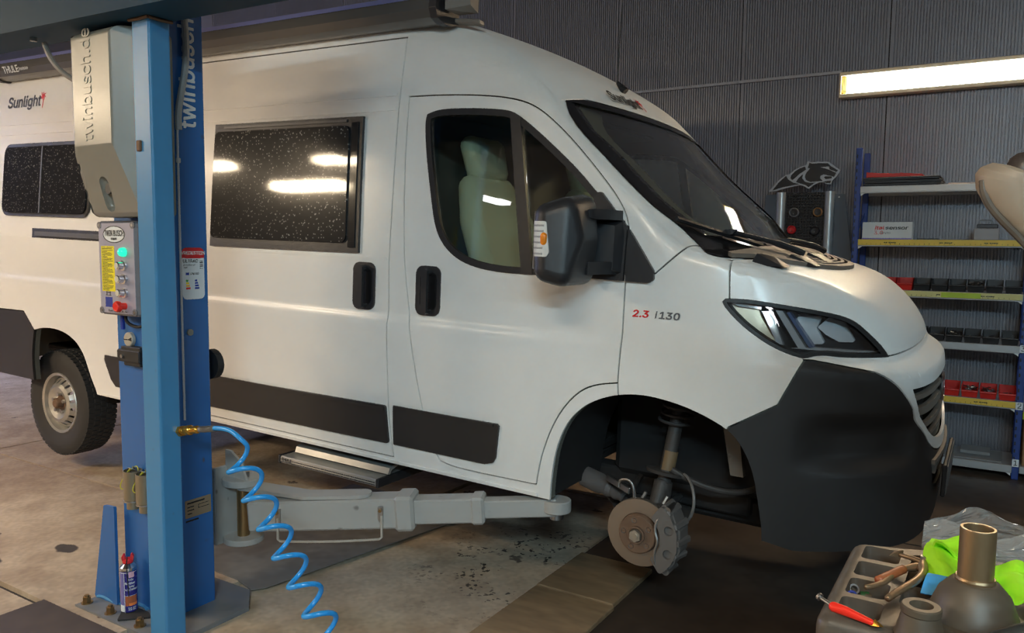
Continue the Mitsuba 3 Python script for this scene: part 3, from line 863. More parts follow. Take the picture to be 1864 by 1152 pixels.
def wheel(c, s):
    """A steel wheel with its tyre; s = -1 faces right."""
    fr_ = VAN @ frame([1, 0, 0], [0, 0, 1] if s < 0 else [0, 0, -1], [0, s, 0], c)
    tp = [(.195, -.085), (.225, -.098), (.275, -.108), (.312, -.104), (.334, -.090), (.340, -.06), (.340, .06), (.334, .090), (.312, .104), (.275, .108), (.225, .098), (.195, .085), (.186, .07), (.186, -.07), (.195, -.085)]
    wk_ = obj('rear_wheel', lathe(tp, 72), 'tyre', VANKEY, 'rear wheel with worn tyre and steel rim' if s < 0 else None, M=fr_)
    blocks = []
    for k in range(60):
        a = 2 * math.pi * k / 60
        for j, z in enumerate((-.078, -.039, 0, .039, .078)):
            b = cbox(-.013, .013, -.016, .016, -.004, .005, .002)
            R_ = trimesh.transformations.rotation_matrix(a + (.05 if j % 2 else 0), [0, 0, 1]) @ frame([0, 1, 0], [0, 0, 1], [1, 0, 0], [.341 - (.004 if abs(z) > .06 else 0), 0, z])
            b.apply_transform(R_)
            blocks.append(b)
    obj('tread_block', concat(blocks), 'tyre', wk_, kind='stuff', label='tread blocks around the tyre', smooth=False, M=fr_)
    rim = [(.187, .078), (.200, .088), (.196, .094), (.180, .088), (.174, .06), (.168, .035), (.160, .02), (.162, -.07), (.190, -.085)]
    rk = obj('rim', lathe(rim, 64), 'rim_steel', wk_, 'steel rim', M=fr_)
    disc = m3.Manifold.revolve(m3.CrossSection([np.array([(0, .040), (.055, .040), (.078, .052), (.105, .066), (.128, .056), (.150, .024), (.164, .015), (.164, .005), (.148, .016), (.126, .048), (.105, .058), (.08, .044), (.055, .032), (0, .032)])[::-1]], m3.FillRule.NonZero), 72)
    for k in range(16):
        a = 2 * math.pi * (k + .5) / 16
        if k % 2 == 0 or True:
            h = m3.Manifold.cylinder(.12, .0105, .0105, 14).scale([1.35, .9, 1]).rotate([0, 0, math.degrees(a)]).translate([.138 * math.cos(a), .138 * math.sin(a), 0])
            disc = disc - h
    obj('wheel_disc', disc.translate([0, 0, DISC_OUT]), 'rim_steel', wk_, 'rim disc with a ring of oval holes', M=fr_)
    hk_ = obj('hub', lathe([(1e-4, .085 + DISC_OUT), (.024, .085 + DISC_OUT), (.030, .078 + DISC_OUT), (.032, .040 + DISC_OUT), (.05, .041 + DISC_OUT)], 28), 'rust_brown', wk_, M=fr_)
    for k in range(5):
        a = 2 * math.pi * k / 5 + .3
        obj('wheel_bolt', cyl((.059 * math.cos(a), .059 * math.sin(a), .036 + DISC_OUT), (.059 * math.cos(a), .059 * math.sin(a), .066 + DISC_OUT), .0125, 6), 'steel', wk_, M=fr_)


wheel(RW, -1)
wheel(RW * [1, -1, 1], 1)
obj('rear_axle', tube([(-4.035, -.72, .263), (-4.035, -.5, .24), (-4.035, .5, .24), (-4.035, .72, .263)], .045, 12), 'under_dark', VANKEY, M=VAN)

# ---- bare front hub: brake disc, caliper, strut and arms
H = np.array([0.0, -.90, .34])
mat('brake_disc_worn', (.40, .33, .27), .38, metal=.85)
mat('caliper_iron', (.14, .125, .115), .62, metal=.3)


def hubM(s=-1):
    return VAN @ frame([1, 0, 0], [0, 0, 1], [0, -1, 0], H)


bk = obj('brake_disc', lathe([(.074, -.012), (.130, -.012), (.1315, -.010), (.1315, -.004), (.1315, .008), (.130, .010), (.078, .010), (.074, .004), (.074, -.012)], 80), 'brake_disc_worn', VANKEY, 'bare front brake disc on its hub', M=hubM(), smooth=25)
obj('disc_hat', lathe([(.076, .004), (.074, .030), (.071, .034), (.030, .034), (1e-4, .034)], 64), 'rust_brown', bk, 'rusty hat of the brake disc', M=hubM(), smooth=25)
for k in range(5):
    a = 2 * math.pi * k / 5 + .55
    obj('bolt_hole', lathe([(1e-4, .0335), (.0075, .0335), (.0095, .0365), (.0105, .0342)], 14, M=trimesh.transformations.translation_matrix([.054 * math.cos(a), .054 * math.sin(a), 0])), 'steel', bk, M=hubM())
obj('hub_rim', lathe([(.034, .034), (.034, .046), (.031, .048), (.027, .046), (.027, .036)], 40), 'rust_brown', bk, M=hubM())
obj('hub_nut', concat([cyl((0, 0, .034), (0, 0, .056), .024, 6), cyl((0, 0, .05), (0, 0, .062), .0125, 20)]), mat('nut_steel', (.50, .45, .38), .4, metal=.8), bk, 'large hub nut', M=hubM(), smooth=20)
# caliper: bracket, two-armed body, pistons, spring clip
ca = [math.radians(t) for t in (-52, -30, -10, 15, 38, 55)]
outer = [(.165 * math.cos(t), .165 * math.sin(t)) for t in ca]
innr = [(.098 * math.cos(t), .098 * math.sin(t)) for t in ca[::-1]]
cb = extr(smoothpoly(outer + innr, .012), .030).translate([0, 0, .014]) + extr(smoothpoly([(.172 * math.cos(t), .172 * math.sin(t)) for t in ca] + [(.135 * math.cos(t), .135 * math.sin(t)) for t in ca[::-1]], .01), .085).translate([0, 0, -.060])
cb = cb - m3.Manifold.cylinder(.06, .018, .018, 20).translate([.128, .045, .030]) - m3.Manifold.cylinder(.06, .018, .018, 20).translate([.128, -.045, .030])
ck_ = obj('brake_caliper', cb, 'caliper_iron', VANKEY, 'dusty cast iron brake caliper', M=hubM(), smooth=25)
for k, t in enumerate((-42, -20, 0, 22, 42)):
    a = math.radians(t)
    obj('caliper_rib', beam((.160 * math.cos(a), .160 * math.sin(a), .042), (.176 * math.cos(a), .176 * math.sin(a), -.055), .026, .018, c=.005), 'caliper_iron', ck_, M=hubM())
obj('spring_clip', tube(spline([(.100, .105, .03), (.082, .075, .040), (.078, .03, .044), (.088, 0, .046), (.080, -.04, .044), (.082, -.09, .040), (.105, -.118, .03)], 30), .006, 8), 'steel', ck_, M=hubM())
obj('guide_pin', cyl((.115, .118, -.04), (.115, .118, .035), .014, 14), 'steel', ck_, M=hubM())
obj('guide_pin', cyl((.12, -.118, -.04), (.12, -.118, .03), .014, 14), 'caliper_iron', ck_, M=hubM())
obj('brake_hose', tube(spline([(.16, .06, -.06), (.185, .11, -.05), (.175, .18, -.07), (.12, .22, -.12)], 20), .006, 8), mat('hose_grey', (.12, .115, .11), .5), ck_, M=hubM())
nk = obj('steering_knuckle', m3.Manifold.batch_hull([m3.Manifold.sphere(.045, 16).translate(c) for c in ((0, 0, -.07), (0, -.09, -.08), (.04, .06, -.08))]) + m3.Manifold.batch_hull([m3.Manifold.sphere(.03, 16).translate(c) for c in ((.02, .05, -.08), (.03, .16, -.13))]) + m3.Manifold.cylinder(.04, .10, .10, 32).translate([0, 0, -.05]), mat('iron_dark', (.05, .045, .042), .6, metal=.2), VANKEY, 'dark steering knuckle behind the disc', M=hubM())
for a_, b_ in (((-.02, .13, -.10), (-.05, .06, -.08)), ((.07, .13, -.10), (.04, .06, -.07))):
    obj('knuckle_plate', beam(a_, b_, .016, .02), 'steel', nk, M=hubM())
sk_ = obj('suspension_strut', cyl((.03, .12, -.13), (.06, .46, -.20), .027, 20), 'iron_dark', VANKEY, 'black suspension strut', M=hubM())
obj('strut_sleeve', cyl((.022, .06, -.125), (.032, .17, -.14), .042, 20, .036), 'iron_dark', sk_, M=hubM())
obj('strut_label', cyl((.0412, .215, -.1495), (.0475, .29, -.165), .0285, 20), mat('label_tan', srgb(112, 92, 66), .6), sk_, 'worn tan label on the strut', M=hubM())
obj('spring_seat', lathe([(.03, 0), (.075, 0), (.080, .012), (.075, .014), (.03, .012)], 32, p0=(.038, .20, -.143), d=(.03, .34, -.07)), 'iron_dark', sk_, M=hubM())
hx = [(.045 + .062 * math.cos(t * .55) + .03 * (t / 60), .40 + .15 * t / 60, -.19 - .035 * t / 60 + .062 * math.sin(t * .55)) for t in np.linspace(0, 60, 160)]
obj('coil_spring', tube(hx, .0065, 8), 'iron_dark', sk_, M=hubM())
obj('control_arm', m3.Manifold.batch_hull([m3.Manifold.sphere(.022, 12).translate(c) for c in ((0, -.08, -.08), (-.02, -.06, -.16), (-.32, -.02, -.42), (.05, -.03, -.42))]), 'iron_dark', VANKEY, 'black lower control arm', M=hubM())
dk_ = obj('drive_shaft', cyl((0, 0, -.10), (0, .03, -.48), .016, 14), 'iron_dark', VANKEY, 'drive shaft with rubber boot', M=hubM())
obj('rubber_boot', lathe([(.02, 0), (.045, .01), (.038, .02), (.042, .028), (.034, .038), (.037, .046), (.028, .056), (.03, .064), (.02, .074)], 24, p0=(0, .0, -.105), d=(0, .03, -.38)), 'rubber_black', dk_, M=hubM())
obj('tie_rod', cyl((-.13, .03, -.09), (-.18, .09, -.46), .011, 12), 'iron_dark', VANKEY, 'steering tie rod', M=hubM())
obj('tie_rod_boot', lathe([(.015, 0), (.034, .01), (.03, .03), (.036, .05), (.032, .07), (.040, .09), (.036, .11), (.044, .14), (.044, .22), (.03, .23)], 20, p0=(-.15, .05, -.22), d=(-.30, .05, -.05)), mat('boot_grey', (.10, .09, .085), .6), VANKEY, 'grey rubber gaiter behind the hub', M=hubM())
obj('rust_bracket', beam((-.22, .135, -.16), (-.09, .115, -.10), .03, .012), 'steel', VANKEY, 'bright bracket in the wheel arch', M=hubM())
obj('hook', tube(spline([(-.06, .05, -.08), (-.065, .13, -.08), (-.085, .165, -.08), (-.115, .165, -.08), (-.13, .13, -.08)], 18), .0065, 8), 'steel', VANKEY, 'bent steel hook', M=hubM())
obj('anti_roll_bar', tube(spline([(.07, .23, -.12), (.16, .19, -.14), (.26, .165, -.18), (.36, .17, -.30)], 20), .012, 10), 'iron_dark', VANKEY, 'anti-roll bar', M=hubM())
obj('inner_wing_panel', hull([(.27, .22, -.22), (.32, .22, -.22), (.20, .52, -.24), (.27, .50, -.24), (.27, .22, -.26), (.32, .22, -.26), (.20, .52, -.28), (.27, .50, -.28)]), mat('wing_grey', (.12, .105, .088), .6), VANKEY, 'pale inner wing seen through the arch', M=hubM())
obj('subframe', cbox(-.34, .40, -.42, -.30, .28, .40, .02), 'under_dark', VANKEY, M=VAN)

# ------------------------------------------------------------------ the room
def concrete(p, n, uv):
    a = mikit.fbm(p.x * 1.1, p.y * 1.1, 3.0, octaves=4)
    b = mikit.fbm(p.x * 9, p.y * 9, 1.0, octaves=3)
    c = mikit.noise(p.x * 60, p.y * 60)
    col = mikit.mix((.30, .217, .147), (.47, .38, .28), mikit.smoothstep(.25, .75, a * .6 + b * .4))
    col = col * (.90 + .2 * c)
    # oil spots, scattered and in a few patches
    d, e, r = mikit.voronoi(p.x * 3.1 + .6 * b, p.y * 4.2 + .5 * a)
    spot = mikit.smoothstep(.13, .07, d + .55 * (b - .5) + .12 * (c - .5)) * dr.select(r > .86, 1.0, 0.0)
    def blob(x, y, rx, ry):
        q = dr.sqrt(dr.square((p.x - x) / rx) + dr.square((p.y - y) / ry)) + (b - .5) * 1.5
        return mikit.smoothstep(1.0, .75, q)
    s = dr.maximum(spot * .8, dr.maximum(blob(-3.80, 2.02, .10, .05), blob(-3.93, 1.75, .16, .04)))
    fine = mikit.smoothstep(.66, .74, mikit.fbm(p.x * 55, p.y * 55, 1.0, octaves=2)) * mikit.smoothstep(.46, .62, mikit.fbm(p.x * 6.5, p.y * 6.5, 8.0)) * mikit.smoothstep(.62, .2, dr.sqrt(dr.square(p.x + 1.85) + dr.square((p.y - 3.1) * .8)))
    return mikit.mix(col, (.022, .019, .019), dr.clip(s + fine, 0, 1) * .9)


def boards(p, n, uv):
    a = mikit.fbm(p.x * 3, p.y * 14, 5.0, octaves=3)
    b = mikit.fbm(p.x * 14, p.y * 40, 2.0, octaves=3)
    c = mikit.fbm(p.x * 1.2, p.y * 1.2, 9.0)
    return mikit.mix((.13, .086, .050), (.36, .245, .135), a * .5 + b * .35 + .15) * (.55 + .8 * c)


def dark_floor(p, n, uv):
    a = mikit.fbm(p.x * 2.2, p.y * 2.2, 4.0, octaves=4)
    b = mikit.fbm(p.x * 16, p.y * 16, 2.0, octaves=3)
    return mikit.mix((.034, .024, .018), (.085, .060, .044), a * .6 + b * .4)


def steel_plate(p, n, uv):
    a = mikit.fbm(p.x * 1.7, p.y * 1.7, 2.0, octaves=4)
    b = mikit.fbm(p.x * 22, p.y * 22, 3.0, octaves=2)
    return mikit.mix((.15, .14, .13), (.27, .265, .255), a * .6 + b * .4)


mat('concrete', P(concrete), .55, spec=.4)
mat('wood_board', P(boards), .7)
mat('floor_brown', P(dark_floor), .45, spec=.45)
mat('plate_steel', P(steel_plate), .42, metal=.25)
mat('joint_dark', (.035, .028, .024), .8)
mat('wall_anthracite', (.20, .20, .222), .38, spec=.5, metal=.3)
mat('ceiling_grey', (.10, .10, .105), .8)

fl = obj('floor', cbox(-14.2, 5.2, -6.2, 6.6, -.30, -.0125, .001), 'joint_dark', label='workshop floor', kind='structure')
for x0, x1, y0, y1, zt, m in ((-6.008, -2.78, 1.655, 2.696, .012, 'concrete'), (-6.008, -2.78, 2.704, 6.5, .012, 'concrete'), (-14.1, -6.014, 1.655, 2.755, .012, 'concrete'), (-14.1, -6.014, 2.763, 6.5, .012, 'concrete'),
                              (-14.1, -4.004, -6.1, 1.640, .0, 'concrete'), (-3.998, -1.68, -6.1, 1.640, .0, 'concrete'), (-2.772, -1.68, 1.646, 4.196, .0, 'concrete'), (-2.772, -1.68, 4.204, 6.5, .0, 'concrete'),
                              (-1.672, 5.1, -6.1, 1.30, -.001, 'floor_brown'), (-1.672, 1.2, 1.306, 4.40, -.001, 'floor_brown'), (-1.672, 1.2, 4.406, 6.5, -.001, 'floor_brown'), (1.206, 5.1, 1.306, 6.5, -.001, 'floor_brown')):
    obj('slab', cbox(x0 + .004, x1 - .004, y0 + .004, y1 - .004, -.02, zt, .0008), m, fl)

# the back wall: ribbed sheet panels, one beside the other
WY = 6.5
wb = obj('wall_back', cbox(-14.2, 5.2, WY + .012, WY + .2, -.1, 5.6, .001), 'joint_dark', label='dark ribbed sheet metal wall', kind='structure')
pitch = .0201
for k in range(-7, 3):
    x0, x1 = -.816 + 1.0845 * k + .004, -.816 + 1.0845 * (k + 1) - .004
    n = int((x1 - x0 - .03) / pitch)
    pts = [(x0, WY + .012), (x0, WY), (x0 + .015, WY)]
    for i in range(n):
        a = x0 + .015 + i * pitch
        pts += [(a + .0105, WY), (a + .012, WY + .0105), (a + .0170, WY + .0105), (a + .0185, WY)]
    pts += [(x1, WY), (x1, WY + .012)]
    v = np.array([(x, y, z) for x, y in pts for z in (0, 5.5)])
    f = np.array([q for i in range(len(pts) - 1) for q in ((2 * i, 2 * i + 2, 2 * i + 1), (2 * i + 1, 2 * i + 2, 2 * i + 3))])
    obj('panel', trimesh.Trimesh(v, f, process=False), 'wall_anthracite', wb, smooth=False)
for x0, x1 in ((-14.1, -8.41), (2.44, 5.1)):
    obj('panel', cbox(x0, x1, WY, WY + .012, 0, 5.5, .002), 'wall_anthracite', wb)
obj('wall_front', cbox(-14.2, 5.2, -6.3, -6.1, -.1, 5.6, .001), mat('wall_grey', (.11, .11, .11), .7), label='plain wall opposite', kind='structure')
obj('wall_left', cbox(-14.3, -14.1, -6.2, 6.6, -.1, 5.6, .001), 'wall_grey', label='far end wall', kind='structure')
obj('wall_right', cbox(5.1, 5.3, -6.2, 6.6, -.1, 5.6, .001), 'wall_grey', label='near end wall', kind='structure')
obj('ceiling', cbox(-14.2, 5.2, -6.2, 6.6, 5.5, 5.7, .001), 'ceiling_grey', label='dark hall ceiling', kind='structure')

# lamps hung from the ceiling, two of them added for light
mat('housing_white', (.66, .63, .58), .45)
for i, (nm, c, hl, ang, col, rad) in enumerate(TUBES):
    M = frame([math.cos(math.radians(ang)), math.sin(math.radians(ang)), 0], [-math.sin(math.radians(ang)), math.cos(math.radians(ang)), 0], [0, 0, 1], c)
    lk_ = thing('ceiling_lamp', 'unseen white tube lamp hanging from the hall ceiling, two of them added', 'lamp', 'hanging tube lamps')
    obj('housing', cbox(-hl - .04, hl + .04, -.09, .09, .03, .09, .006), 'housing_white', lk_, M=M)
    d = cbox(-hl, hl, -.075, .075, -.03, .028, .004)
    k = obj('tube', d, 'housing_white', lk_, M=M, smooth=False)
    scene[k]['emitter'] = {'type': 'area', 'radiance': rgb(*[rad * q for q in col])}
    for x in (-hl * .7, hl * .7):
        obj('rod', cyl((x, 0, .09), (x, 0, 5.5 - c[2]), .006, 8), 'housing_white', lk_, M=M)

# lamp on the back wall and its cable duct
mat('lamp_cream', srgb(214, 192, 158), .45)
wl = thing('wall_lamp', 'long glowing tube lamp mounted high on the ribbed wall', 'lamp')
LX0, LX1 = -1.13, .40
obj('back_tray', cbox(LX0, LX1, 6.44, 6.495, 2.615, 2.795, .006), 'lamp_cream', wl)
for z0, z1 in ((2.612, 2.640), (2.770, 2.798)):
    obj('rim', cbox(LX0, LX1, 6.385, 6.45, z0, z1, .004), 'lamp_cream', wl)
for x in (LX0, LX1 - .014):
    obj('end_plate', cbox(x, x + .014, 6.385, 6.45, 2.612, 2.798, .003), 'lamp_cream', wl)
obj('tube_holder', cbox(LX0 + .015, LX0 + .055, 6.40, 6.45, 2.645, 2.765, .006), mat('holder_yellow', srgb(228, 200, 120), .5), wl, 'yellowish tube holder')
k = obj('tube', cbox(LX0 + .058, LX1 - .05, 6.376, 6.444, 2.644, 2.766, .02), 'housing_white', wl, 'glowing tube', smooth=False)
scene[k]['emitter'] = {'type': 'area', 'radiance': rgb(*[WALL_LAMP_RADIANCE * q for q in LAMPWARM])}
obj('cable_duct', cbox(-7.0, LX0 - .003, 6.478, 6.4995, 2.808, 2.832, .003), mat('duct_grey', (.30, .29, .29), .5), label='thin pale cable duct running along the dark wall', cat='cable duct')

# things lying on the floor
obj('steel_sheet', extr([(-3.35, 2.25), (-2.80, 2.225), (-2.665, 2.19), (-2.63, 2.24), (-2.405, 3.54), (-3.35, 3.54)], .004).translate([0, 0, .0121]), 'plate_steel', label='thin grey steel sheet on the floor under the lift arm', cat='steel sheet')
obj('wooden_board', cbox(-1.665, -1.30, 2.905, 3.335, .0, .022, .003), 'wood_board', label='small wooden board on the floor under the brake disc', cat='board')
obj('wooden_board', cbox(-1.665, -1.29, 1.90, 2.895, .0, .020, .003), 'wood_board', label='long stained wooden board at the lower edge, in front of the small board', cat='board')
mm = thing('rubber_mat', 'dark brown plate lying before the lift base at the lower left', 'mat')
obj('plate', hull([(-3.28, 1.30, .0), (-2.50, 1.30, .0), (-2.50, 1.655, .0), (-3.28, 1.655, .0), (-3.27, 1.31, .03), (-2.51, 1.31, .03), (-2.51, 1.645, .03), (-3.27, 1.645, .03)]), mat('mat_brown', P(lambda p, n, uv: mikit.mix((.030, .022, .017), (.085, .060, .045), mikit.fbm(p.x * 7, p.y * 7, octaves=3))), .6), mm)

# ------------------------------------------------------------------ the lift
def chipped(base, dark):
    def fn(p, n, uv):
        a = mikit.noise(p.x * 34, p.y * 34, p.z * 21)
        b = mikit.fbm(p.x * 5, p.y * 5, p.z * 3.5)
        return mikit.mix(base, dark, mikit.smoothstep(.80, .90, a * .7 + b * .3) * .7)
    return P(fn)


mat('paint_blue', chipped((.026, .120, .345), (.10, .08, .07)), .40, spec=.4, coat=.1)
mat('paint_sky', chipped((.055, .215, .42), (.13, .10, .09)), .40, spec=.4, coat=.12)
mat('petrol_shaded', chipped((.010, .042, .075), (.07, .07, .065)), .6, spec=.2)  # girder paint darkened, standing for the shade on its front face
mat('arm_grey', chipped((.36, .35, .33), (.06, .05, .045)), .45)
mat('cover_grey', (.215, .207, .175), .34, coat=.3)
mat('bolt_zinc', srgb(150, 122, 84), .35, metal=.8)
mat('box_grey', (.16, .155, .17), .5)
mat('faceplate', (.40, .38, .46), .35, metal=.2)
mat('label_yellow', srgb(232, 214, 20), .5)
mat('brass', srgb(208, 150, 60), .25, metal=.9)

LIFT = thing('two_post_lift', 'blue lift column with grey arm carrying the van', 'car lift')
CX0, CX1, CY0, CY1 = -3.005, -2.704, 1.835, 2.045
col = m3.Manifold.extrude(cs(rrect(CX0, CX1, CY0, CY1, .012)), 3.6).translate([0, 0, .02])
ck0 = obj('column', col, 'paint_blue', LIFT, 'blue painted steel column')
bp = extr([(-3.14, 1.70), (-2.54, 1.70), (-2.54, 2.075), (-2.66, 2.18), (-3.14, 2.18)], .02)
bpk = obj('base_plate', bp, mat('base_grey', P(lambda p, n, uv: mikit.mix((.11, .13, .16), (.20, .19, .175), mikit.fbm(p.x * 9, p.y * 9, octaves=3))), .45), LIFT, 'bolted grey base plate')
obj('weld_bead', tube(spline([(-3.13, 1.79, .022), (-3.05, 1.792, .028), (-3.0, 1.80, .022), (-2.93, 1.828, .026), (-2.85, 1.83, .022)], 24), .008, 6), 'paint_sky', bpk)
for x, y in ((-3.125 + .01, 1.735), (-2.95, 1.735), (-2.755, 1.735), (-2.60, 1.74)):
    bk_ = obj('anchor_bolt', cyl((x, y, .02), (x, y, .046), .0165, 6), 'bolt_zinc', bpk)
    obj('washer', cyl((x, y, .02), (x, y, .024), .022, 20), 'bolt_zinc', bk_)
    obj('bolt_end', cyl((x, y, .046), (x, y, .054), .009, 12), 'bolt_zinc', bk_)
obj('gusset', extr(smoothpoly([(-3.150, .02), (-2.99, .02), (-2.99, .43), (-3.062, .425)], .008), .012, frame([1, 0, 0], [0, 0, 1], [0, -1, 0], [0, 1.800, 0])), 'paint_blue', LIFT)
# back channel of the column and its carriage
obj('carriage', cbox(-2.99, -2.93, 2.05, 2.20, .22, 1.15, .01), 'arm_grey', LIFT, 'grey lifting carriage behind the column')
obj('stop_arm', cbox(-2.94, -2.80, 2.115, 2.15, .97, 1.01, .003), 'rubber_black', LIFT, 'round black rubber pad beside the column')
obj('stop_disc_face', m3.Manifold.cylinder(.03, .062, .062, 32).rotate([90, 0, 0]).translate([-2.792, 2.13, .99]), 'rubber_black', LIFT)
# lettering on the column: the web address, upward
Mup = lambda x, y, z: frame([0, 0, 1], [0, -1, 0], [1, 0, 0], [x, y, z])
obj('column_lettering', lettering('twinbusch.de', .068, .0008, Mup(CX1 + .0006, 2.000, 1.93), True, .92), 'print_white', LIFT, 'white lettering reading twinbusch.de', smooth=False)
# tyre label
TL = frame([0, 1, 0], [0, 0, 1], [1, 0, 0], [CX1 + .0006, 1.974, 1.372])
tl = obj('tyre_label', extr(rrect(-.050, .050, -.100, .100, .02), .0008), mat('label_white', (.70, .72, .74), .45), LIFT, 'white tyre label with red top', M=TL, smooth=False)
obj('label_head', extr(rrect(-.050, .050, .062, .100, .02).union(sg.box(-.050, .062, .050, .08)), .0006).translate([0, 0, .0008]), 'paint_red', tl, M=TL, smooth=False)
lt = [('VREDESTEIN', .0125, 0, .075, 'print_white', True), ('ULTRAC', .0125, -.012, .044, 'paint_ink', True), ('215/50 R 18', .0065, -.018, .031, 'paint_ink', False), ('96W', .005, -.034, .022, 'paint_ink', False), ('ENERG', .0085, .006, -.004, 'paint_ink', False)]
for s, h, x, y, m, b in lt:
    L_ = lettering(s, h, .0006, np.eye(4), b, center=True)
    L_.apply_translation([x, y, .0015 if m == 'print_white' else .0008])
    obj('label_print', L_, m, tl, M=TL, smooth=False)
obj('label_print', extr(sg.box(-.034, -.005, -.020, .005), .0006).translate([0, 0, .0008]), mat('print_blue', srgb(30, 50, 140), .5), tl, M=TL, smooth=False)
for i, y in enumerate((-.030, -.040, -.050, -.060)):
    mc = mat(f'energy_{i}', srgb(*((40, 150, 60), (250, 220, 40), (250, 190, 50), (210, 40, 40))[i]), .5)
    obj('label_bar', extr(sg.box(-.034, y, -.024 + .003 * i, y + .007), .0006).translate([0, 0, .0008]), mc, tl, M=TL, smooth=False)
    obj('label_bar', extr(sg.box(.006, y, .016 + .003 * i, y + .007), .0006).translate([0, 0, .0008]), 'print_blue', tl, M=TL, smooth=False)
for i in range(5):
    obj('barcode_line', extr(sg.box(.030, .020 + .007 * i, .044, .020 + .007 * i + (.004 if i % 2 else .0025)), .0006).translate([0, 0, .0008]), 'paint_ink', tl, M=TL, smooth=False)
obj('column_plug', cyl((CX1 - .004, 1.950, 1.143), (CX1 + .008, 1.950, 1.143), .013, 20), 'rail_grey' if False else 'cover_grey', LIFT, 'grey plug in the column')
# rating plate
RP = frame([0, 1, 0], [0, 0, 1], [1, 0, 0], [CX1 + .0006, 1.969, .437])
rp = obj('rating_plate', extr(rrect(-.060, .060, -.036, .036, .004), .001), mat('plate_tan', srgb(142, 124, 102), .5, metal=.2), LIFT, 'worn metal rating plate', M=RP, smooth=False)
for x0, x1, y0, y1 in ((-.05, .03, .020, .026), (-.05, -.02, .005, .009), (-.05, -.02, -.008, -.004), (.0, .05, .008, .010), (.0, .05, -.006, -.004), (.0, .002, -.006, .010), (-.05, -.03, -.022, -.018)):
    obj('plate_print', extr(sg.box(x0, y0, x1, y1), .0005).translate([0, 0, .001]), 'paint_ink', rp, M=RP, smooth=False)
obj('chip_mark', extr(sg.box(-.058, -.052, .0, -.046), .0008), 'paint_ink', LIFT, M=RP, smooth=False)
# pale cable along the column's side
mat('conduit_pale', (.50, .50, .50), .4)
cbk = obj('conduit', tube([(CX1 + .004, 1.916, .80), (CX1 + .004, 1.916, 1.3), (CX1 + .004, 1.917, 1.9), (CX1 + .008, 1.925, 2.02)], .0045, 8), 'conduit_pale', LIFT, 'thin pale cable running down the column')
obj('hose', tube(spline([(CX1 + .012, 1.918, 1.92), (CX1 + .014, 1.925, 2.03), (CX1 + .016, 1.948, 2.14), (CX1 + .016, 1.956, 2.25), (CX1 + .016, 1.956, 2.9)], 24), .0125, 10), mat('hose_pale', (.36, .36, .35), .35), LIFT, 'grey hose at the top of the column')
obj('cable_clip', cbox(CX1, CX1 + .012, 1.909, 1.926, 1.795, 1.815, .003), 'conduit_pale', LIFT)

# motor cover with raised lettering
prof = sg.Polygon([(1.63, 1.835), (1.63, 2.215), (1.65, 2.236), (1.834, 2.236), (1.834, 1.585), (1.715, 1.585), (1.695, 1.60)])
MC = (m3.Manifold.extrude(cs(smoothpoly(prof, .02)), .31).transform(frame([0, 1, 0], [0, 0, 1], [1, 0, 0], [-2.905, 0, 0])[:3, :4])
      ^ extr(rrect(-2.905, -2.600, 1.5, 1.90, .05), 2, None).translate([0, 0, 1])) ^ extr(smoothpoly([(-2.905, 1.85), (-2.905, 1.63), (-2.66, 1.628), (-2.595, 1.70), (-2.595, 1.85)], .02), 2).translate([0, 0, 1])
MC = MC - m3.Manifold.batch_hull([m3.Manifold.sphere(.028, 20).translate(c) for c in ((-2.775, 1.665, 1.70), (-2.775, 1.69, 1.63))]).scale([1, 1, 1])
MC = MC - m3.Manifold.cube([.06, .08, .07]).translate([-2.61, 1.74, 2.02])
mc = obj('motor_cover', MC.refine_to_length(.025), 'cover_grey', LIFT, 'grey plastic motor cover', smooth=20)
obj('cover_plug', cyl((-2.765, 1.70, 1.685), (-2.765, 1.675, 1.685), .019, 20), 'plastic_black', mc)
obj('cover_lettering', lettering('twinbusch.de', .060, .003, frame([0, 0, 1], [-1, 0, 0], [0, -1, 0], [-2.772, 1.6305, 1.850]), False, .755), 'cover_grey', mc, 'raised lettering reading twinbusch.de')
obj('cover_slot', cbox(-2.612, -2.604, 1.742, 1.808, 2.0, 2.12, .003), 'rubber_black', mc)
obj('warning_label', extr(sg.box(-.016, -.075, .016, .075), .001), 'label_yellow', mc, 'yellow warning label', M=frame([0, 1, 0], [0, 0, 1], [1, 0, 0], [-2.5945, 1.745, 1.66]), smooth=False)
obj('motor_cable', tube(spline([(-3.12, 1.66, 2.236), (-3.10, 1.665, 2.19), (-3.05, 1.68, 2.13), (-2.98, 1.72, 2.08), (-2.90, 1.75, 2.06)], 20), .010, 10), mat('cable_tan', (.24, .215, .19), .5), LIFT, 'thick grey cable from the steel girder to the motor cover')

# control box
bx = obj('control_box', cbox(-2.965, -2.722, 1.748, 1.834, 1.215, 1.572, .010), 'box_grey', LIFT, 'control box with lamp and buttons')
BM = frame([1, 0, 0], [0, 0, 1], [0, -1, 0], [-2.8435, 1.748, 1.3935])
obj('face_plate', extr(rrect(-.112, .112, -.170, .170, .012), .002), 'faceplate', bx, M=BM, smooth=False)
for x in (-.106, .106):
    for y in (-.162, .162):
        s_ = obj('corner_screw', cyl((x, y, 0), (x, y, .004), .013, 16), 'box_grey', bx, M=BM)
        obj('screw_head', cyl((x, y, .004), (x, y, .0055), .006, 10), 'steel', s_, M=BM)
ring = sg.Point(0, 0).buffer(1, quad_segs=16)
import shapely.affinity as sa
el = sa.scale(ring, .070, .032)
obj('maker_mark', extr(sa.translate(el.difference(sa.scale(ring, .067, .0292)), -.012, .128), .003), 'paint_ink', bx, 'oval maker mark', M=BM, smooth=False)
mkk = obj('maker_mark_field', extr(sa.translate(el, -.012, .128), .0022), 'print_white' if False else 'label_white', bx, M=BM, smooth=False)
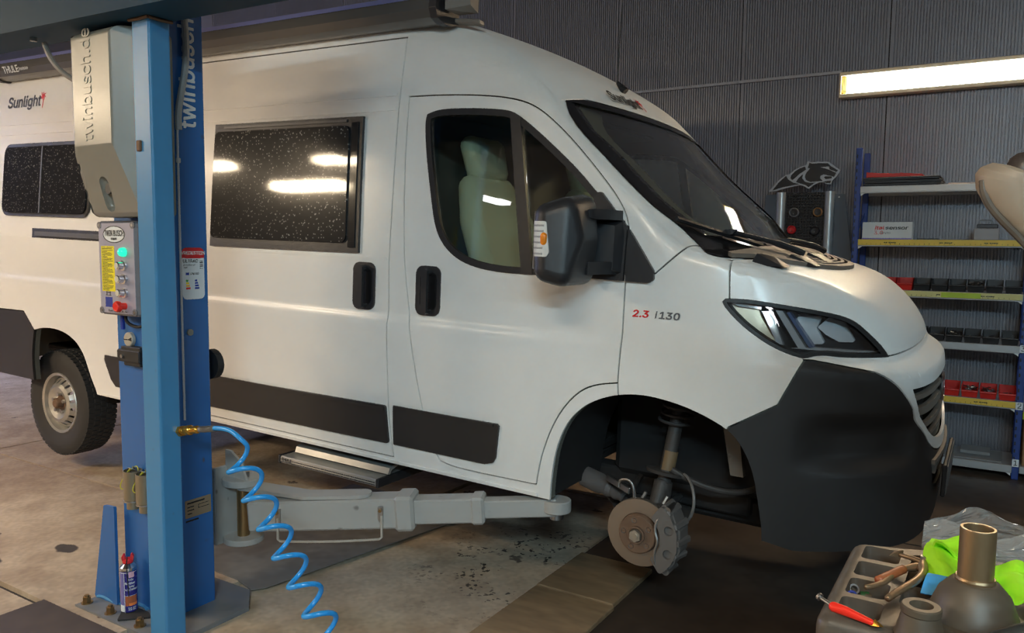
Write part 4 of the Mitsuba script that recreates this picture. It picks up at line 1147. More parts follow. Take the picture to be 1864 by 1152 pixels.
for s, h, y, b in (('TWIN BUSCH', .021, .122, True), ('GERMANY', .0085, .107, False)):
    L_ = lettering(s, h, .0008, np.eye(4), b, .66, center=True)
    L_.apply_translation([-.012, y, .0023])
    obj('maker_word', L_, 'paint_ink', bx, M=BM, smooth=False)
yl = obj('instruction_label', extr(sg.box(-.098, -.088, -.014, .084), .0026), 'label_yellow', bx, 'yellow instruction label', M=BM, smooth=False)
rngl = np.random.default_rng(4)
lines = [sg.box(-.093, .078 - .0052 * i, -.093 + (.058 + .012 * rngl.random() if i % 4 != 3 else .035), .0800 - .0052 * i) for i in range(32)]
obj('print_lines', extr(unary_union(lines), .0006).translate([0, 0, .0026]), 'paint_ink', yl, 'lines of small print', M=BM, smooth=False, kind='stuff')
gl = obj('signal_lamp', lathe([(.017, .002), (.017, .012), (.014, .020), (.007, .025), (1e-4, .026)], 24), mat('lamp_green', srgb(30, 200, 130), .3), bx, 'glowing green signal lamp', M=BM @ trimesh.transformations.translation_matrix([.050, .062, 0]), smooth=True)
scene[gl]['emitter'] = {'type': 'area', 'radiance': rgb(.02, 1.1, .5)}
for y in (.012, -.038, -.090):
    b_ = obj('push_button', lathe([(.019, .002), (.019, .010), (.015, .012), (.015, .030), (.012, .032), (1e-4, .032)], 24), 'chrome', bx, 'metal push button', M=BM @ trimesh.transformations.translation_matrix([.046, y, 0]))
    obj('button_face', cyl((0, 0, .032), (0, 0, .034), .0115, 20), mat('ivory', (.62, .58, .48), .4) if 'ivory' not in scene else 'ivory', b_, M=BM @ trimesh.transformations.translation_matrix([.046, y, 0]))
es = obj('emergency_stop', lathe([(.013, .002), (.013, .022), (.020, .026), (.021, .036), (.017, .042), (.011, .040), (1e-4, .041)], 28), mat('stop_red', srgb(225, 48, 36), .3), bx, 'red emergency stop button', M=BM @ trimesh.transformations.translation_matrix([.046, -.140, 0]), smooth=40)
obj('blue_sign', extr(sg.box(-.080, -.148, -.035, -.110), .0026), 'print_blue', bx, 'blue square sign', M=BM, smooth=False)
lp = [sg.box(-.078, -.104, -.040, -.102), sg.box(-.072, -.104, -.068, -.086), sg.box(-.050, -.104, -.046, -.086), sg.box(-.074, -.094, -.044, -.091), sg.box(-.066, -.088, -.052, -.080), sg.box(-.010, -.138, .025, -.1365), sg.box(-.012, -.142, -.006, -.133)]
obj('sign_lines', extr(unary_union(lp), .0026), 'paint_ink', bx, 'small lift pictogram', M=BM, smooth=False)
L_ = lettering('twinbusch.de', .010, .0026, np.eye(4), False, 1.45, center=True)
L_.apply_translation([.0, -.166, 0])
obj('box_lettering', L_, 'paint_ink', bx, M=BM, smooth=False)
obj('box_cable', tube(spline([(-2.88, 1.80, 1.215), (-2.875, 1.80, 1.185), (-2.85, 1.81, 1.170), (-2.81, 1.82, 1.172), (-2.79, 1.825, 1.20), (-2.785, 1.83, 1.216)], 20), .006, 8), 'rubber_black', LIFT, 'black cable loop below the control box')
obj('cable_gland', cyl((-2.905, 1.80, 1.216), (-2.905, 1.80, 1.155), .008, 12), 'print_blue', LIFT)
obj('lock_knob', cyl((-2.905, 1.836, 1.112), (-2.905, 1.818, 1.112), .029, 28, ch=.003), mat('knob_pale', (.46, .42, .35), .4, metal=.3), LIFT, 'pale round knob on the column')
for a in (0, 1):
    obj('knob_mark', extr(sg.Polygon([(0, 0), (.025, .010), (.025, -.006)]), .001, frame([1, 0, 0], [0, 0, 1], [0, -1, 0], [-2.905, 1.8179, 1.112 + .0 * a])) if a == 0 else extr(sg.box(-.026, -.002, 0, .002), .001, frame([1, 0, 0], [0, 0, 1], [0, -1, 0], [-2.905, 1.8179, 1.112])), 'paint_ink', LIFT)
lkb = obj('lock_bracket', cbox(-2.945, -2.80, 1.795, 1.836, 1.028, 1.075, .004), 'rubber_black', LIFT, 'black latch bracket on the column')
obj('latch_top', cbox(-2.925, -2.80, 1.80, 1.836, 1.070, 1.088, .003), 'rubber_black', lkb)
obj('latch_foot', cbox(-2.915, -2.81, 1.805, 1.836, 1.012, 1.03, .003), 'rubber_black', lkb)
obj('latch_bolt', cyl((-2.905, 1.796, 1.050), (-2.905, 1.788, 1.050), .008, 6), 'steel', lkb)

# swinging arm
A0, A1 = np.array([-2.62, 2.17, .366]), np.array([-1.49, 2.735, .452])
ad = (A1 - A0) / np.linalg.norm(A1 - A0)
AL = np.linalg.norm(A1 - A0)
arm = obj('lift_arm', beam(A0, A0 + ad * .66, .115, .125, c=.008), 'arm_grey', LIFT, 'grey telescopic lift arm')
obj('arm_collar', beam(A0 + ad * .62, A0 + ad * .70, .135, .145, c=.012), 'arm_grey', arm)
obj('arm_middle', beam(A0 + ad * .60, A0 + ad * .97, .092, .100, c=.006), 'arm_grey', arm)
obj('arm_collar', beam(A0 + ad * .93, A0 + ad * .985, .108, .112, c=.010), 'arm_grey', arm)
obj('arm_tip', beam(A0 + ad * .90, A0 + ad * (AL + .01), .070, .072, c=.005), 'arm_grey', arm)
pad = obj('arm_pad', cyl(A1 + [.01, 0, -.02], A1 + [.01, 0, .03], .058, 32, ch=.004), 'arm_grey', arm, 'round lifting pad')
obj('pad_screw', cyl(A1 + [.01, 0, -.05], A1 + [.01, 0, -.018], .028, 24), 'steel', pad)
PV = np.array([-2.76, 2.235, 0])
obj('arm_pivot', cyl(PV + [0, 0, .19], PV + [0, 0, .50], .026, 24), 'bolt_zinc', arm, 'pivot pin')
pvk = obj('pivot_plate', cyl(PV + [0, 0, .455], PV + [0, 0, .485], .085, 36, ch=.003), 'arm_grey', arm)
obj('pivot_nut', cyl(PV + [0, 0, .485], PV + [0, 0, .508], .030, 6), 'steel', pvk)
obj('pivot_plate', cyl(PV + [0, 0, .20], PV + [0, 0, .225], .085, 36, ch=.003), 'arm_grey', arm)
obj('pivot_bracket', cbox(-2.845, -2.822, 2.14, 2.30, .19, .53, .004), 'arm_grey', arm)
obj('pivot_gusset', extr([(-2.83, .485), (-2.70, .485), (-2.735, .56), (-2.80, .60), (-2.83, .60)], .012, frame([1, 0, 0], [0, 0, 1], [0, -1, 0], [0, 2.215, 0])), 'arm_grey', arm)
for i in range(3):
    obj('lock_tooth', cyl(PV + [.03 - .04 * i, .075 - .02 * i, .225], PV + [.03 - .04 * i, .075 - .02 * i, .30], .012, 12), 'bolt_zinc', arm)
sd = np.array([-ad[1], ad[0], 0]) / math.hypot(ad[0], ad[1])
tp0, tp1, tp2 = PV + [0, 0, .447], A0 + ad * .235 + [0, 0, .073], A0 + ad * .46 + [0, 0, .071]
wid = lambda c, w: [c + sd * w, c - sd * w]
strap = hull([q + [0, 0, dz] for q in wid(tp0, .055) + wid(tp1, .048) for dz in (-.007, .007)])
obj('arm_link', strap, 'arm_grey', arm, 'bent link plate over the arm')
obj('arm_link', hull([q + [0, 0, dz] for q in wid(tp1, .048) + [tp2 + ad * .05 * math.cos(t) + sd * .048 * math.sin(t) for t in np.linspace(-1.6, 1.6, 13)] for dz in (-.007, .007)]), 'arm_grey', arm)
for t in (.135, .565):
    o = A0 + ad * t - sd * .0575
    hb = obj('handle_lug', hull([o - sd * d_ + ad * a_ + [0, 0, z_] for d_ in (0, .012) for a_ in (-.010, .010) for z_ in (-.02, .035)]), 'steel', arm)
    obj('lug_nut', cyl(o - sd * .012 + [0, 0, .022], o - sd * .022 + [0, 0, .022], .007, 6), 'bolt_zinc', hb)
hp0, hp1 = A0 + ad * .135 - sd * .068, A0 + ad * .57 - sd * .068
obj('arm_handle', tube(np.vstack([[hp0 + [0, 0, .0]], [hp0 + [0, 0, -.09]], spline([hp0 + ad * .01 + [0, 0, -.098], (hp0 + hp1) / 2 + [0, 0, -.103], hp1 - ad * .01 + [0, 0, -.098]], 16), [hp1 + [0, 0, -.09]], [hp1 + [0, 0, .0]]]), .0055, 8), mat('rod_pale', (.55, .52, .47), .35, metal=.5), arm, 'thin pull rod below the arm')

# pad extensions in their ring holder
hd = obj('cup_holder', extr(unary_union([sg.Point(x, 1.797).buffer(.037) for x in (-2.868, -2.786)]).union(sg.box(-2.905, 1.80, -2.75, 1.836)).difference(unary_union([sg.Point(x, 1.797).buffer(.0262) for x in (-2.868, -2.786)])), .006).translate([0, 0, .478]), 'steel', LIFT, 'ring holder for pad extensions')
mat('galva', srgb(150, 140, 120), .35, metal=.75)
mat('wire_yellow', srgb(190, 180, 60), .5)
for x, lb in ((-2.868, 'galvanised steel cup stuffed with wires, left one in the ring holder'), (-2.786, 'galvanised steel cup with wires, right one, half behind the sky blue pillar')):
    ek_ = thing('pad_extension', lb, 'steel cup', None)
    obj('cup', lathe([(.0255, .448), (.0255, .4845), (.0345, .4846), (.036, .492), (.036, .600), (.033, .601), (.033, .50), (1e-4, .498)], 32, M=trimesh.transformations.translation_matrix([x, 1.797, 0])), 'galva', ek_)
    for j, (m_, a) in enumerate((('wire_yellow', 0), ('steel', 1.3), ('steel', 2.6), ('wire_yellow', 4.0))):
        obj('wire', tube(spline([(x + .015 * math.cos(a), 1.797 + .015 * math.sin(a), .53), (x + .024 * math.cos(a + .5), 1.797 + .02 * math.sin(a + .5), .596), (x + .01 * math.cos(a + 1.5), 1.797 + .018 * math.sin(a + 1.5), .612), (x - .02 * math.cos(a + .8), 1.797 + .02 * math.sin(a), .598)], 14), .0022, 6), m_, ek_)

# spray can and the pad it stands on
obj('foam_pad', extr(smoothpoly([(-2.955, 1.80), (-2.860, 1.708), (-2.775, 1.795), (-2.82, 1.815), (-2.93, 1.815)], .006), .006).translate([0, 0, .0202]), mat('foam_black', (.022, .021, .021), .8), label='black foam pad on the base plate below the spray can', cat='pad')
SC = trimesh.transformations.translation_matrix([-2.902, 1.786, .0264]) @ trimesh.transformations.rotation_matrix(math.radians(50), [0, 0, 1]) @ np.diag([.95, .95, .92, 1.0])
can = thing('spray_can', 'blue and violet spray can with red cap on the base plate', 'spray can')


def can_print(p, n, uv):
    # printed bands of the label, around the can's own axis
    a = mikit.noise(p.x * 260, p.y * 260, p.z * 420)
    return mikit.mix(srgb(44, 40, 118), srgb(128, 122, 176), mikit.smoothstep(.62, .75, a) * .35)


obj('can_body', lathe([(1e-4, 0), (.030, 0), (.0325, .003), (.0325, .182), (.0315, .185)], 48), mat('can_blue', P(can_print), .3, coat=.6), can, M=SC)
obj('can_shoulder', lathe([(.0325, .182), (.033, .186), (.0325, .196), (.030, .199), (.020, .211), (.016, .213), (.015, .216)], 48), 'chrome', can, M=SC)
capm = obj('cap', lathe([(.016, .212), (.021, .214), (.0215, .222), (.019, .230), (.010, .232), (1e-4, .233)], 32), mat('cap_red', srgb(205, 40, 44), .35), can, 'red spray cap with two wings', M=SC)
for s in (-1, 1):
    obj('cap_wing', hull([(s * .006, 0 + d, .222) for d in (-.012, .012)] + [(s * .021, d, .224) for d in (-.012, .012)] + [(s * .024, d, .240) for d in (-.011, .011)] + [(s * .017, d, .252) for d in (-.010, .010)] + [(s * .012, d, .250) for d in (-.010, .010)]), 'cap_red', capm, M=SC)
obj('spray_tube', tube([(-.001, -.012, .243), (-.001, -.034, .228), (.000, -.0345, .18), (.004, -.0345, .075)], .0018, 6), 'rubber_black', can, 'black spray tube', M=SC)


def on_can(x0, x1, z0, z1, r=.0328):
    a0, a1 = x0, x1
    t = np.linspace(a0, a1, 14)
    v = np.array([(r * math.sin(q), -r * math.cos(q), z) for q in t for z in (z0, z1)])
    return trimesh.Trimesh(v, np.array([k for i in range(13) for k in ((2 * i, 2 * i + 2, 2 * i + 1), (2 * i + 1, 2 * i + 2, 2 * i + 3))]), process=False)


def wrap_text(s, h, a, z, r=.0330, sx=1.0, slant=0.0):
    m = meshkit.text_mesh(s, h, .0003, True)
    v = m.vertices.copy()
    ang = a + (v[:, 0] * sx + slant * 0) / r
    m.vertices = np.stack([(r + v[:, 2]) * np.sin(ang), -(r + v[:, 2]) * np.cos(ang), z + v[:, 1] + slant * v[:, 0]], 1)
    return m


mat('can_violet', srgb(116, 112, 168), .35)
mat('can_photo', srgb(176, 96, 60), .4)
obj('label_field', on_can(-1.3, -.42, .018, .176), 'can_violet', can, M=SC, smooth=True)
obj('label_rule', on_can(-.42, -.36, .0, .178, .0329), 'print_white', can, M=SC, smooth=True)
obj('label_rule', on_can(-1.3, 1.3, .176, .1785, .0329), 'print_white', can, M=SC, smooth=True)
obj('label_rule', on_can(-.38, 1.3, .074, .0755, .0329), 'print_white', can, M=SC, smooth=True)
obj('label_picture', on_can(-.3, 1.2, .030, .0735, .0329), 'can_photo', can, M=SC, smooth=True)
obj('label_band', on_can(.1, 1.2, .030, .042, .0331), mat('can_orange', srgb(240, 130, 70), .4), can, M=SC, smooth=True)
obj('label_box', on_can(-1.2, -.45, .004, .034, .0330), 'label_white', can, M=SC, smooth=True)
obj('label_emblem', on_can(.15, .85, .155, .180, .0330), mat('can_pink', srgb(220, 170, 180), .4), can, M=SC, smooth=True)
for s, z, a in (('Aktiv', .141, .05), ('Rostlöser', .126, -.32), ('Spray', .112, .05), ('& Schmierer', .098, -.3)):
    obj('label_word', wrap_text(s, .0095, a, z, sx=.72), 'print_white', can, M=SC, smooth=False)
for z in (.010, .018):
    obj('label_word', wrap_text('Multi Aktiv', .006, .0, z, sx=.8), 'print_white', can, M=SC, smooth=False)

# ------------------------------------------------------------------ the steel frame before the lift: pillar and girder
FR = thing('steel_gantry', 'sky blue square pillar welded under a petrol girder darkened for shade, at front left', 'gantry')
pil = obj('pillar', extr(rrect(-2.583, -2.483, 1.665, 1.748, .010, 4), 2.25), 'paint_sky', FR, 'sky blue square pillar')
gd = np.array([math.cos(math.radians(3.2)), math.sin(math.radians(3.2)), 0])
gs = np.array([-gd[1], gd[0], 0])
go = np.array([-2.70, 1.655, 2.25])
gird = m3.Manifold.extrude(cs(rrect(-.95, .90, -.090, .088, .008, 4)), .24).transform(frame(gd, gs, [0, 0, 1], go)[:3, :4])
gk = obj('girder', gird, 'petrol_shaded', FR, 'petrol steel girder, paint darkened for shade')
rngb = np.random.default_rng(8)
bl_ = [tube([(x0, y0, 2.247), (x1, y1, 2.244), (x2, y2, 2.247)], .006, 6) for x0, y0, x1, y1, x2, y2 in ((-2.587, 1.661, -2.53, 1.659, -2.479, 1.661),)]
obj('weld_bead', bl_[0], 'rust_brown', FR, 'rusty weld between pillar and girder')
obj('weld_bead', tube([(-2.479, 1.662, 2.246), (-2.477, 1.71, 2.243), (-2.479, 1.752, 2.246)], .006, 6), 'rust_brown', FR)
obj('girder_screw', cyl(go + gd * -.44 + gs * 0 + [0, 0, .002], go + gd * -.44 + [0, 0, -.012], .012, 12), 'steel', FR)
obj('pillar_tab', cbox(-2.563, -2.540, 1.657, 1.668, 1.805, 1.842, .003), 'rust_brown', FR, 'small rusty tab on the pillar')

# ------------------------------------------------------------------ coiled air hose
HS = thing('air_hose', 'bright blue coiled air hose with brass coupling hanging from the pillar', 'air hose')
mat('hose_blue', srgb(40, 150, 225), .22, coat=1.0)
h0, h1 = np.array([-2.170, 1.722, .800]), np.array([-1.680, 1.690, .275])
e1, e2, e3 = basis(h1 - h0)
camx = CAM_R[0] - e3 * (CAM_R[0] @ e3)
camx /= np.linalg.norm(camx)
camy = np.cross(e3, camx)
hpts = [(-2.315, 1.757, .850), (-2.265, 1.752, .856), (-2.205, 1.745, .855), (-2.155, 1.738, .840)]
turns, N = 7.7, 420
hel = []
for i in range(N):
    t = i / (N - 1) * 1.1
    ph = -.1 + 2 * math.pi * turns * (t - .12 * t * t + .0)
    c = h0 + (h1 - h0) * (t * 1.22 - .22 * t * t)
    r_ = .045 * (1 - .10 * t)
    hel.append(c + r_ * (math.cos(ph) * camx + HOSE_SIGN * math.sin(ph) * camy))
obj('hose', tube(np.vstack([spline(np.vstack([hpts, hel[:1]]), 14)[:-1], hel]), .0082, 10), 'hose_blue', HS, 'blue hose coil', smooth=True)
fit = np.array([-2.478, 1.742, .822])
fd = np.array([1.0, .09, .16]) / np.linalg.norm([1.0, .09, .16])
cpk = obj('brass_coupling', lathe([(1e-4, 0), (.016, 0), (.016, .018), (.013, .020), (.013, .030), (.018, .033), (.018, .050), (.014, .054), (.012, .068), (.014, .070), (.014, .085), (.009, .090), (.009, .10), (1e-4, .10)], 20, p0=fit, d=fd), 'brass', HS, 'brass quick coupling')
obj('wall_fitting', cyl(fit + [-.004, 0, -.002], fit + [.012, 0, 0], .020, 6), 'brass', HS)
sp = [fit + fd * (.095 + .075 * k / 120) + .0095 * (math.cos(k * .62) * np.array([0, 1, 0]) + math.sin(k * .62) * np.array([-.16, 0, 1])) for k in range(121)]
obj('kink_spring', tube(sp, .0022, 6), 'steel', HS, 'steel kink spring')

# ------------------------------------------------------------------ shelving
mat('shelf_blue', srgb(36, 62, 128), .45)
mat('shelf_zinc', (.46, .46, .46), .38, metal=.55)
mat('tape_yellow', srgb(222, 186, 70), .5)
mat('tape_pale', srgb(206, 196, 128), .5)
mat('tape_green', srgb(170, 190, 40), .5)
mat('bin_red', srgb(196, 38, 30), .42)
mat('bin_black', (.02, .02, .021), .4)
mat('tray_dark', (.055, .055, .06), .5)
SH = thing('storage_shelf', 'blue and galvanised storage shelf against the ribbed wall', 'shelf')
SX0, SX1, SY0, SY1 = -.935, .125, 6.05, 6.45


def upright(x, y, z1, parent):
    k = obj('upright', cbox(x - .020, x + .020, y - .016, y + .016, 0, z1, .004), 'shelf_blue', parent)
    return k


for x, z1 in ((SX0 + .018, 2.20), (SX1, 2.20)):
    for y in (SY0 + .016, SY1 - .016):
        u_ = upright(x, y, z1, SH)
        if y < 6.2:
            sl_ = unary_union([sg.box(-.004, q, .004, q + .022) for q in np.arange(.08, z1 - .05, .05)])
            obj('slot_row', extr(sl_, .0006, frame([1, 0, 0], [0, 0, 1], [0, -1, 0], [x - .010, y - .0160, 0])), 'rubber_black', u_, kind='stuff', smooth=False)
    for z in (.35, .95, 1.6):
        obj('cross_bar', beam((x, SY0 + .03, z), (x, SY1 - .03, z + .15), .006, .025, c=.001), 'shelf_blue', SH)
LEVELS = [(1.930, None, 'shelf_zinc'), (1.562, 'tape_yellow', 'shelf_zinc'), (1.215, 'tape_pale', 'shelf_zinc'), (.878, None, 'shelf_zinc'), (.512, 'tape_yellow', 'shelf_zinc'), (.090, None, 'shelf_zinc')]
for i, (z, tape, m) in enumerate(LEVELS):
    b_ = obj('shelf_board', cbox(SX0 + .02, SX1 - .005, SY0 + .012, SY1 - .005, z - .012, z, .002), 'shelf_zinc', SH)
    obj('front_beam', cbox(SX0 + .035, SX1 - .018, SY0 - .002, SY0 + .016, z - .048, z + .002, .003), 'shelf_zinc', b_)
    obj('beam_fold', cbox(SX0 + .036, SX1 - .019, SY0 - .006, SY0 - .001, z - .048, z - .040, .002), 'shelf_zinc', b_)
    obj('back_beam', cbox(SX0 + .035, SX1 - .018, SY1 - .02, SY1 - .004, z - .048, z + .002, .003), 'shelf_zinc', b_)
    for x in (SX0 + .040, SX1 - .050):
        obj('bracket', hull([(x, SY0 - .003, z - .048), (x + .026, SY0 - .003, z - .048), (x + (.0 if x < 0 else .026), SY0 - .003, z - .066), (x, SY0 + .01, z - .048), (x + .026, SY0 + .01, z - .048), (x + (.0 if x < 0 else .026), SY0 + .01, z - .066)]), 'print_white', b_)
    if tape:
        tk = obj('tape', cbox(SX0 + .040, SX1 - .022, SY0 - .0085, SY0 - .006, z - .039, z + .0, .0008), tape, b_, 'measuring tape strip on the shelf edge')
        ticks = unary_union([sg.box(x, .004, x + .002, .012) for x in np.arange(.02, .95, .03)] + [sg.box(x + dx, .014, x + dx + .010, .020) for x in (.16, .50, .76) for dx in (.0, .012, .03, .042, .054, .066)])
        obj('tape_marks', extr(ticks, .0004, frame([1, 0, 0], [0, 0, 1], [0, -1, 0], [SX0 + .045, SY0 - .0085, z - .038])), 'paint_ink', tk, kind='stuff', smooth=False)
        if tape == 'tape_pale':
            obj('tape_patch', cbox(-.36, -.13, SY0 - .0092, SY0 - .0085, z - .037, z - .004, .0002), 'tape_green', tk)
for s, z in (('3', .862), ('2', .488), ('1', .110)):
    pk_ = obj('number_label', cbox(SX1 - .019, SX1 + .019, SY0 - .0012, SY0 + .0005, z - .024, z + .026, .0004), 'label_white', SH, f'white label with the number {s}')
    obj('number', lettering(s, .034, .0005, frame([1, 0, 0], [0, 0, 1], [0, -1, 0], [SX1, SY0 - .0012, z - .015]), False, center=True), 'paint_ink', pk_, smooth=False)
# the next bay, of which only the edge shows
SH2 = thing('storage_shelf', 'next shelf bay at the right edge, behind the upright with numbers', 'shelf')
for z, m in ((.45, 'tape_green'), (.09, 'shelf_zinc'), (.87, 'shelf_zinc')):
    b_ = obj('shelf_board', cbox(SX1 + .022, 1.15, SY0 + .012, SY1, z - .012, z, .002), 'shelf_zinc', SH2)
    obj('front_beam', cbox(SX1 + .022, 1.15, SY0 - .002, SY0 + .016, z - .046, z + .002, .003), m, b_)
for y in (SY0 + .016, SY1 - .016):
    upright(1.17, y, 2.2, SH2)
obj('cardboard_box', cbox(.16, .50, 6.09, 6.42, .0905, .40, .004), mat('cardboard', srgb(150, 112, 76), .8), label='brown cardboard box at the right edge, on the lowest board of the next bay', cat='box')

# small-parts bins
def bin_mesh(w=.098, d=.170, h=.082):
    o = m3.Manifold.hull_points(np.array([(-w / 2 + .006, .012, 0), (w / 2 - .006, .012, 0), (-w / 2 + .006, d, 0), (w / 2 - .006, d, 0), (-w / 2, 0, h * .52), (w / 2, 0, h * .52), (-w / 2, .035, h), (w / 2, .035, h), (-w / 2, d, h), (w / 2, d, h)]))
    i_ = m3.Manifold.hull_points(np.array([(-w / 2 + .009, .016, .004), (w / 2 - .009, .016, .004), (-w / 2 + .009, d - .004, .004), (w / 2 - .009, d - .004, .004), (-w / 2 + .003, .005, h * .52), (w / 2 - .003, .005, h * .52), (-w / 2 + .003, .038, h + .01), (w / 2 - .003, .038, h + .01), (-w / 2 + .003, d - .003, h + .01), (w / 2 - .003, d - .003, h + .01), (-w / 2 + .003, .004, h * .6), (w / 2 - .003, .004, h * .6)]))
    return o - i_


BIN = tm(bin_mesh())
BLIP = tm(m3.Manifold.hull_points(np.array([(-.046, -.006, .040), (.046, -.006, .040), (-.046, .004, .034), (.046, .004, .034), (-.046, -.004, .046), (.046, -.004, .046), (-.046, .005, .047), (.046, .005, .047)])))
bin_ply = {m: mikit.ply(BIN, m, 30) for m in ('bin_red', 'bin_black')}
lip_ply = {m: mikit.ply(BLIP, m, 30) for m in ('bin_red', 'bin_black')}
rngp = np.random.default_rng(21)
bit_ply = [mikit.ply(hull(rngp.normal(size=(10, 3)) * [.012, .008, .006]), 'steel', False), mikit.ply(cyl((-.012, 0, 0), (.012, 0, 0), .004, 8), 'chrome', False), mikit.ply(cyl((0, 0, 0), (0, 0, .008), .007, 6), 'steel', False)]
names2 = ['at the left end', 'second from the left', 'third from the left', 'fourth from the left', 'fifth from the left', 'sixth from the left', 'seventh from the left', 'at the right end']


def bin_row(z, x0, pitch_, mats, shelfname, filled):
    for i, m in enumerate(mats):
        col_ = 'red' if m == 'bin_red' else 'black'
        what = {0: 'empty', 1: 'with small parts', 2: 'heaped with metal parts'}[filled[i]]
        t = thing('parts_bin', f'{col_} bin {what}, {names2[i] if i < len(mats) - 1 else "at the right end"}, {shelfname}', 'storage bin', f'parts bins {shelfname}')
        M_ = T().translate([x0 + pitch_ * i, SY0 + .018, z + .001])
        scene[t + '__tub'] = {**bin_ply[m], 'to_world': M_}
        scene[t + '__front_lip'] = {**lip_ply[m], 'to_world': M_}
        for j in range({0: 0, 1: 7, 2: 16}[filled[i]]):
            R_ = T().translate([x0 + pitch_ * i + rngp.uniform(-.032, .032), SY0 + .018 + rngp.uniform(.03, .10), z + .012 + .012 * filled[i] + rngp.uniform(0, .016 * filled[i])]).rotate([0, 0, 1], rngp.uniform(0, 360)).rotate([1, 0, 0], rngp.uniform(-40, 40))
            scene[fresh(t + '__metal_part')] = {**bit_ply[j % 3], 'to_world': R_}


bin_row(1.215, -.695, .1065, ['bin_red'] * 2 + ['bin_black'] * 6, 'on the pale taped shelf', [1, 0, 1, 0, 0, 2, 1, 0])
bin_row(.878, -.486, .1070, ['bin_black'] * 6, 'on the shelf above number 3', [1, 1, 2, 1, 1, 1])
bin_row(.512, -.268, .1075, ['bin_red'] * 4, 'on the shelf above number 2', [0, 2, 2, 1])

# things on the upper boards
sb_ = thing('sensor_box', 'long white carton with red and black lettering on the shelf', 'carton')
obj('carton', cbox(-.880, -.562, 6.10, 6.20, 1.5625, 1.684, .002), mat('carton_white', (.66, .65, .64), .6), sb_)
SB = frame([1, 0, 0], [0, 0, 1], [0, -1, 0], [-.880, 6.0995, 1.5625])
obj('carton_band', extr(sg.box(.002, .002, .316, .010), .0006), mat('band_violet', srgb(130, 110, 170), .5), sb_, M=SB, smooth=False)
L_ = lettering('ital', .024, .0008, np.eye(4), True, 1.35, .18)
w_ = L_.bounds[1][0]
L_.apply_translation([.078, .070, 0])
obj('lettering', L_, 'paint_red', sb_, 'red lettering', M=SB, smooth=False)
L_ = lettering('sensor', .024, .0008, np.eye(4), True, 1.35, .18)
L_.apply_translation([.082 + w_, .070, 0])
obj('lettering', L_, 'paint_ink', sb_, M=SB, smooth=False)
L_ = lettering('3.0', .024, .0008, np.eye(4), False, 1.2)
L_.apply_translation([.076, .036, 0])
obj('lettering', L_, 'paint_red', sb_, M=SB, smooth=False)
L_ = lettering('evo', .020, .0008, np.eye(4), False, 1.3)
L_.apply_translation([.122, .038, 0])
obj('lettering', L_, 'number_grey', sb_, M=SB, smooth=False)
cb2 = thing('black_case', 'pale grey case with dark carry handle on the upper shelf, beside the round guard', 'case')
obj('body', cbox(-.195, -.050, 6.10, 6.24, 1.5625, 1.640, .004), mat('case_grey', (.30, .28, .28), .5), cb2)
obj('lid', cbox(-.180, -.060, 6.12, 6.22, 1.640, 1.668, .004), 'tray_dark', cb2)
obj('handle', tube([(-.165, 6.15, 1.666), (-.160, 6.15, 1.694), (-.100, 6.15, 1.694), (-.095, 6.15, 1.666)], .005, 8), 'shelf_zinc', cb2)
obj('flat_tool', cbox(-.53, -.40, 6.10, 6.14, 1.5625, 1.572, .003), 'tray_dark', label='thin dark tool lying right of the white carton', cat='tool')
for i, (x0, x1, z, rot) in enumerate(((-.882, -.405, 1.9305, 0), (-.878, -.398, 1.9525, .006), (-.886, -.412, 1.9745, -.006))):
    t_ = thing('plastic_tray', f'flat dark plastic tray in the stack on the top shelf, {["lowest", "middle", "uppermost"][i]} one', 'tray', 'dark trays stacked on the top shelf')
    Rm = trimesh.transformations.rotation_matrix(rot, [0, 1, 0], [-.64, 6.2, z])
    obj('shell', cbox(x0, x1, 6.08, 6.36, z, z + .006, .002), 'tray_dark', t_, M=Rm)
    obj('rim', cbox(x0 - .004, x1 + .004, 6.072, 6.368, z + .010, z + .018, .002), 'tray_dark', t_, M=Rm)
    obj('wall', cbox(x0 + .006, x1 - .006, 6.084, 6.356, z + .004, z + .012, .002), 'tray_dark', t_, M=Rm)
rf = thing('red_bag', 'crumpled flat red bag on top of the dark trays', 'bag')
gx, gy = np.meshgrid(np.linspace(-.870, -.52, 36), np.linspace(6.09, 6.33, 24), indexing='ij')
gz = 1.997 + .040 * (1 - (gx + .87) / .5) * (.55 + .45 * meshkit.fbm(np.stack([gx * 14, gy * 14, gx * 0], -1), 3, 5)) + .008 * meshkit.noise(np.stack([gx * 60, gy * 40, gx * 0 + 2], -1), 3)
top_ = np.stack([gx, gy, gz], -1).reshape(-1, 3)
bot_ = np.stack([gx, gy, gx * 0 + 1.9955], -1).reshape(-1, 3)
idx = np.arange(36 * 24).reshape(36, 24)
q_ = np.stack([idx[:-1, :-1], idx[1:, :-1], idx[1:, 1:], idx[:-1, 1:]], -1).reshape(-1, 4)
ring_ = np.concatenate([idx[:, 0], idx[-1, 1:], idx[-2::-1, -1], idx[0, -2:0:-1]])
rn = np.roll(ring_, -1)
ff = np.vstack([q_[:, [0, 1, 2]], q_[:, [0, 2, 3]], (q_[:, [0, 2, 1]] + 864), (q_[:, [0, 3, 2]] + 864), np.stack([ring_, ring_ + 864, rn], 1), np.stack([rn, ring_ + 864, rn + 864], 1)])
obj('fabric', trimesh.Trimesh(np.vstack([top_, bot_]), ff, process=False), mat('bag_red', srgb(200, 44, 38), .45), rf, smooth=40)
obj('paper_sheet', cbox(-.36, -.16, 6.08, 6.30, 1.9305, 1.942, .003), mat('paper_pink', srgb(176, 160, 156), .7), label='pale folded paper on the top shelf beside the guard', cat='paper')
fs = thing('folded_plastic', 'flat grey sheet lying on the lowest shelf board', 'sheet')
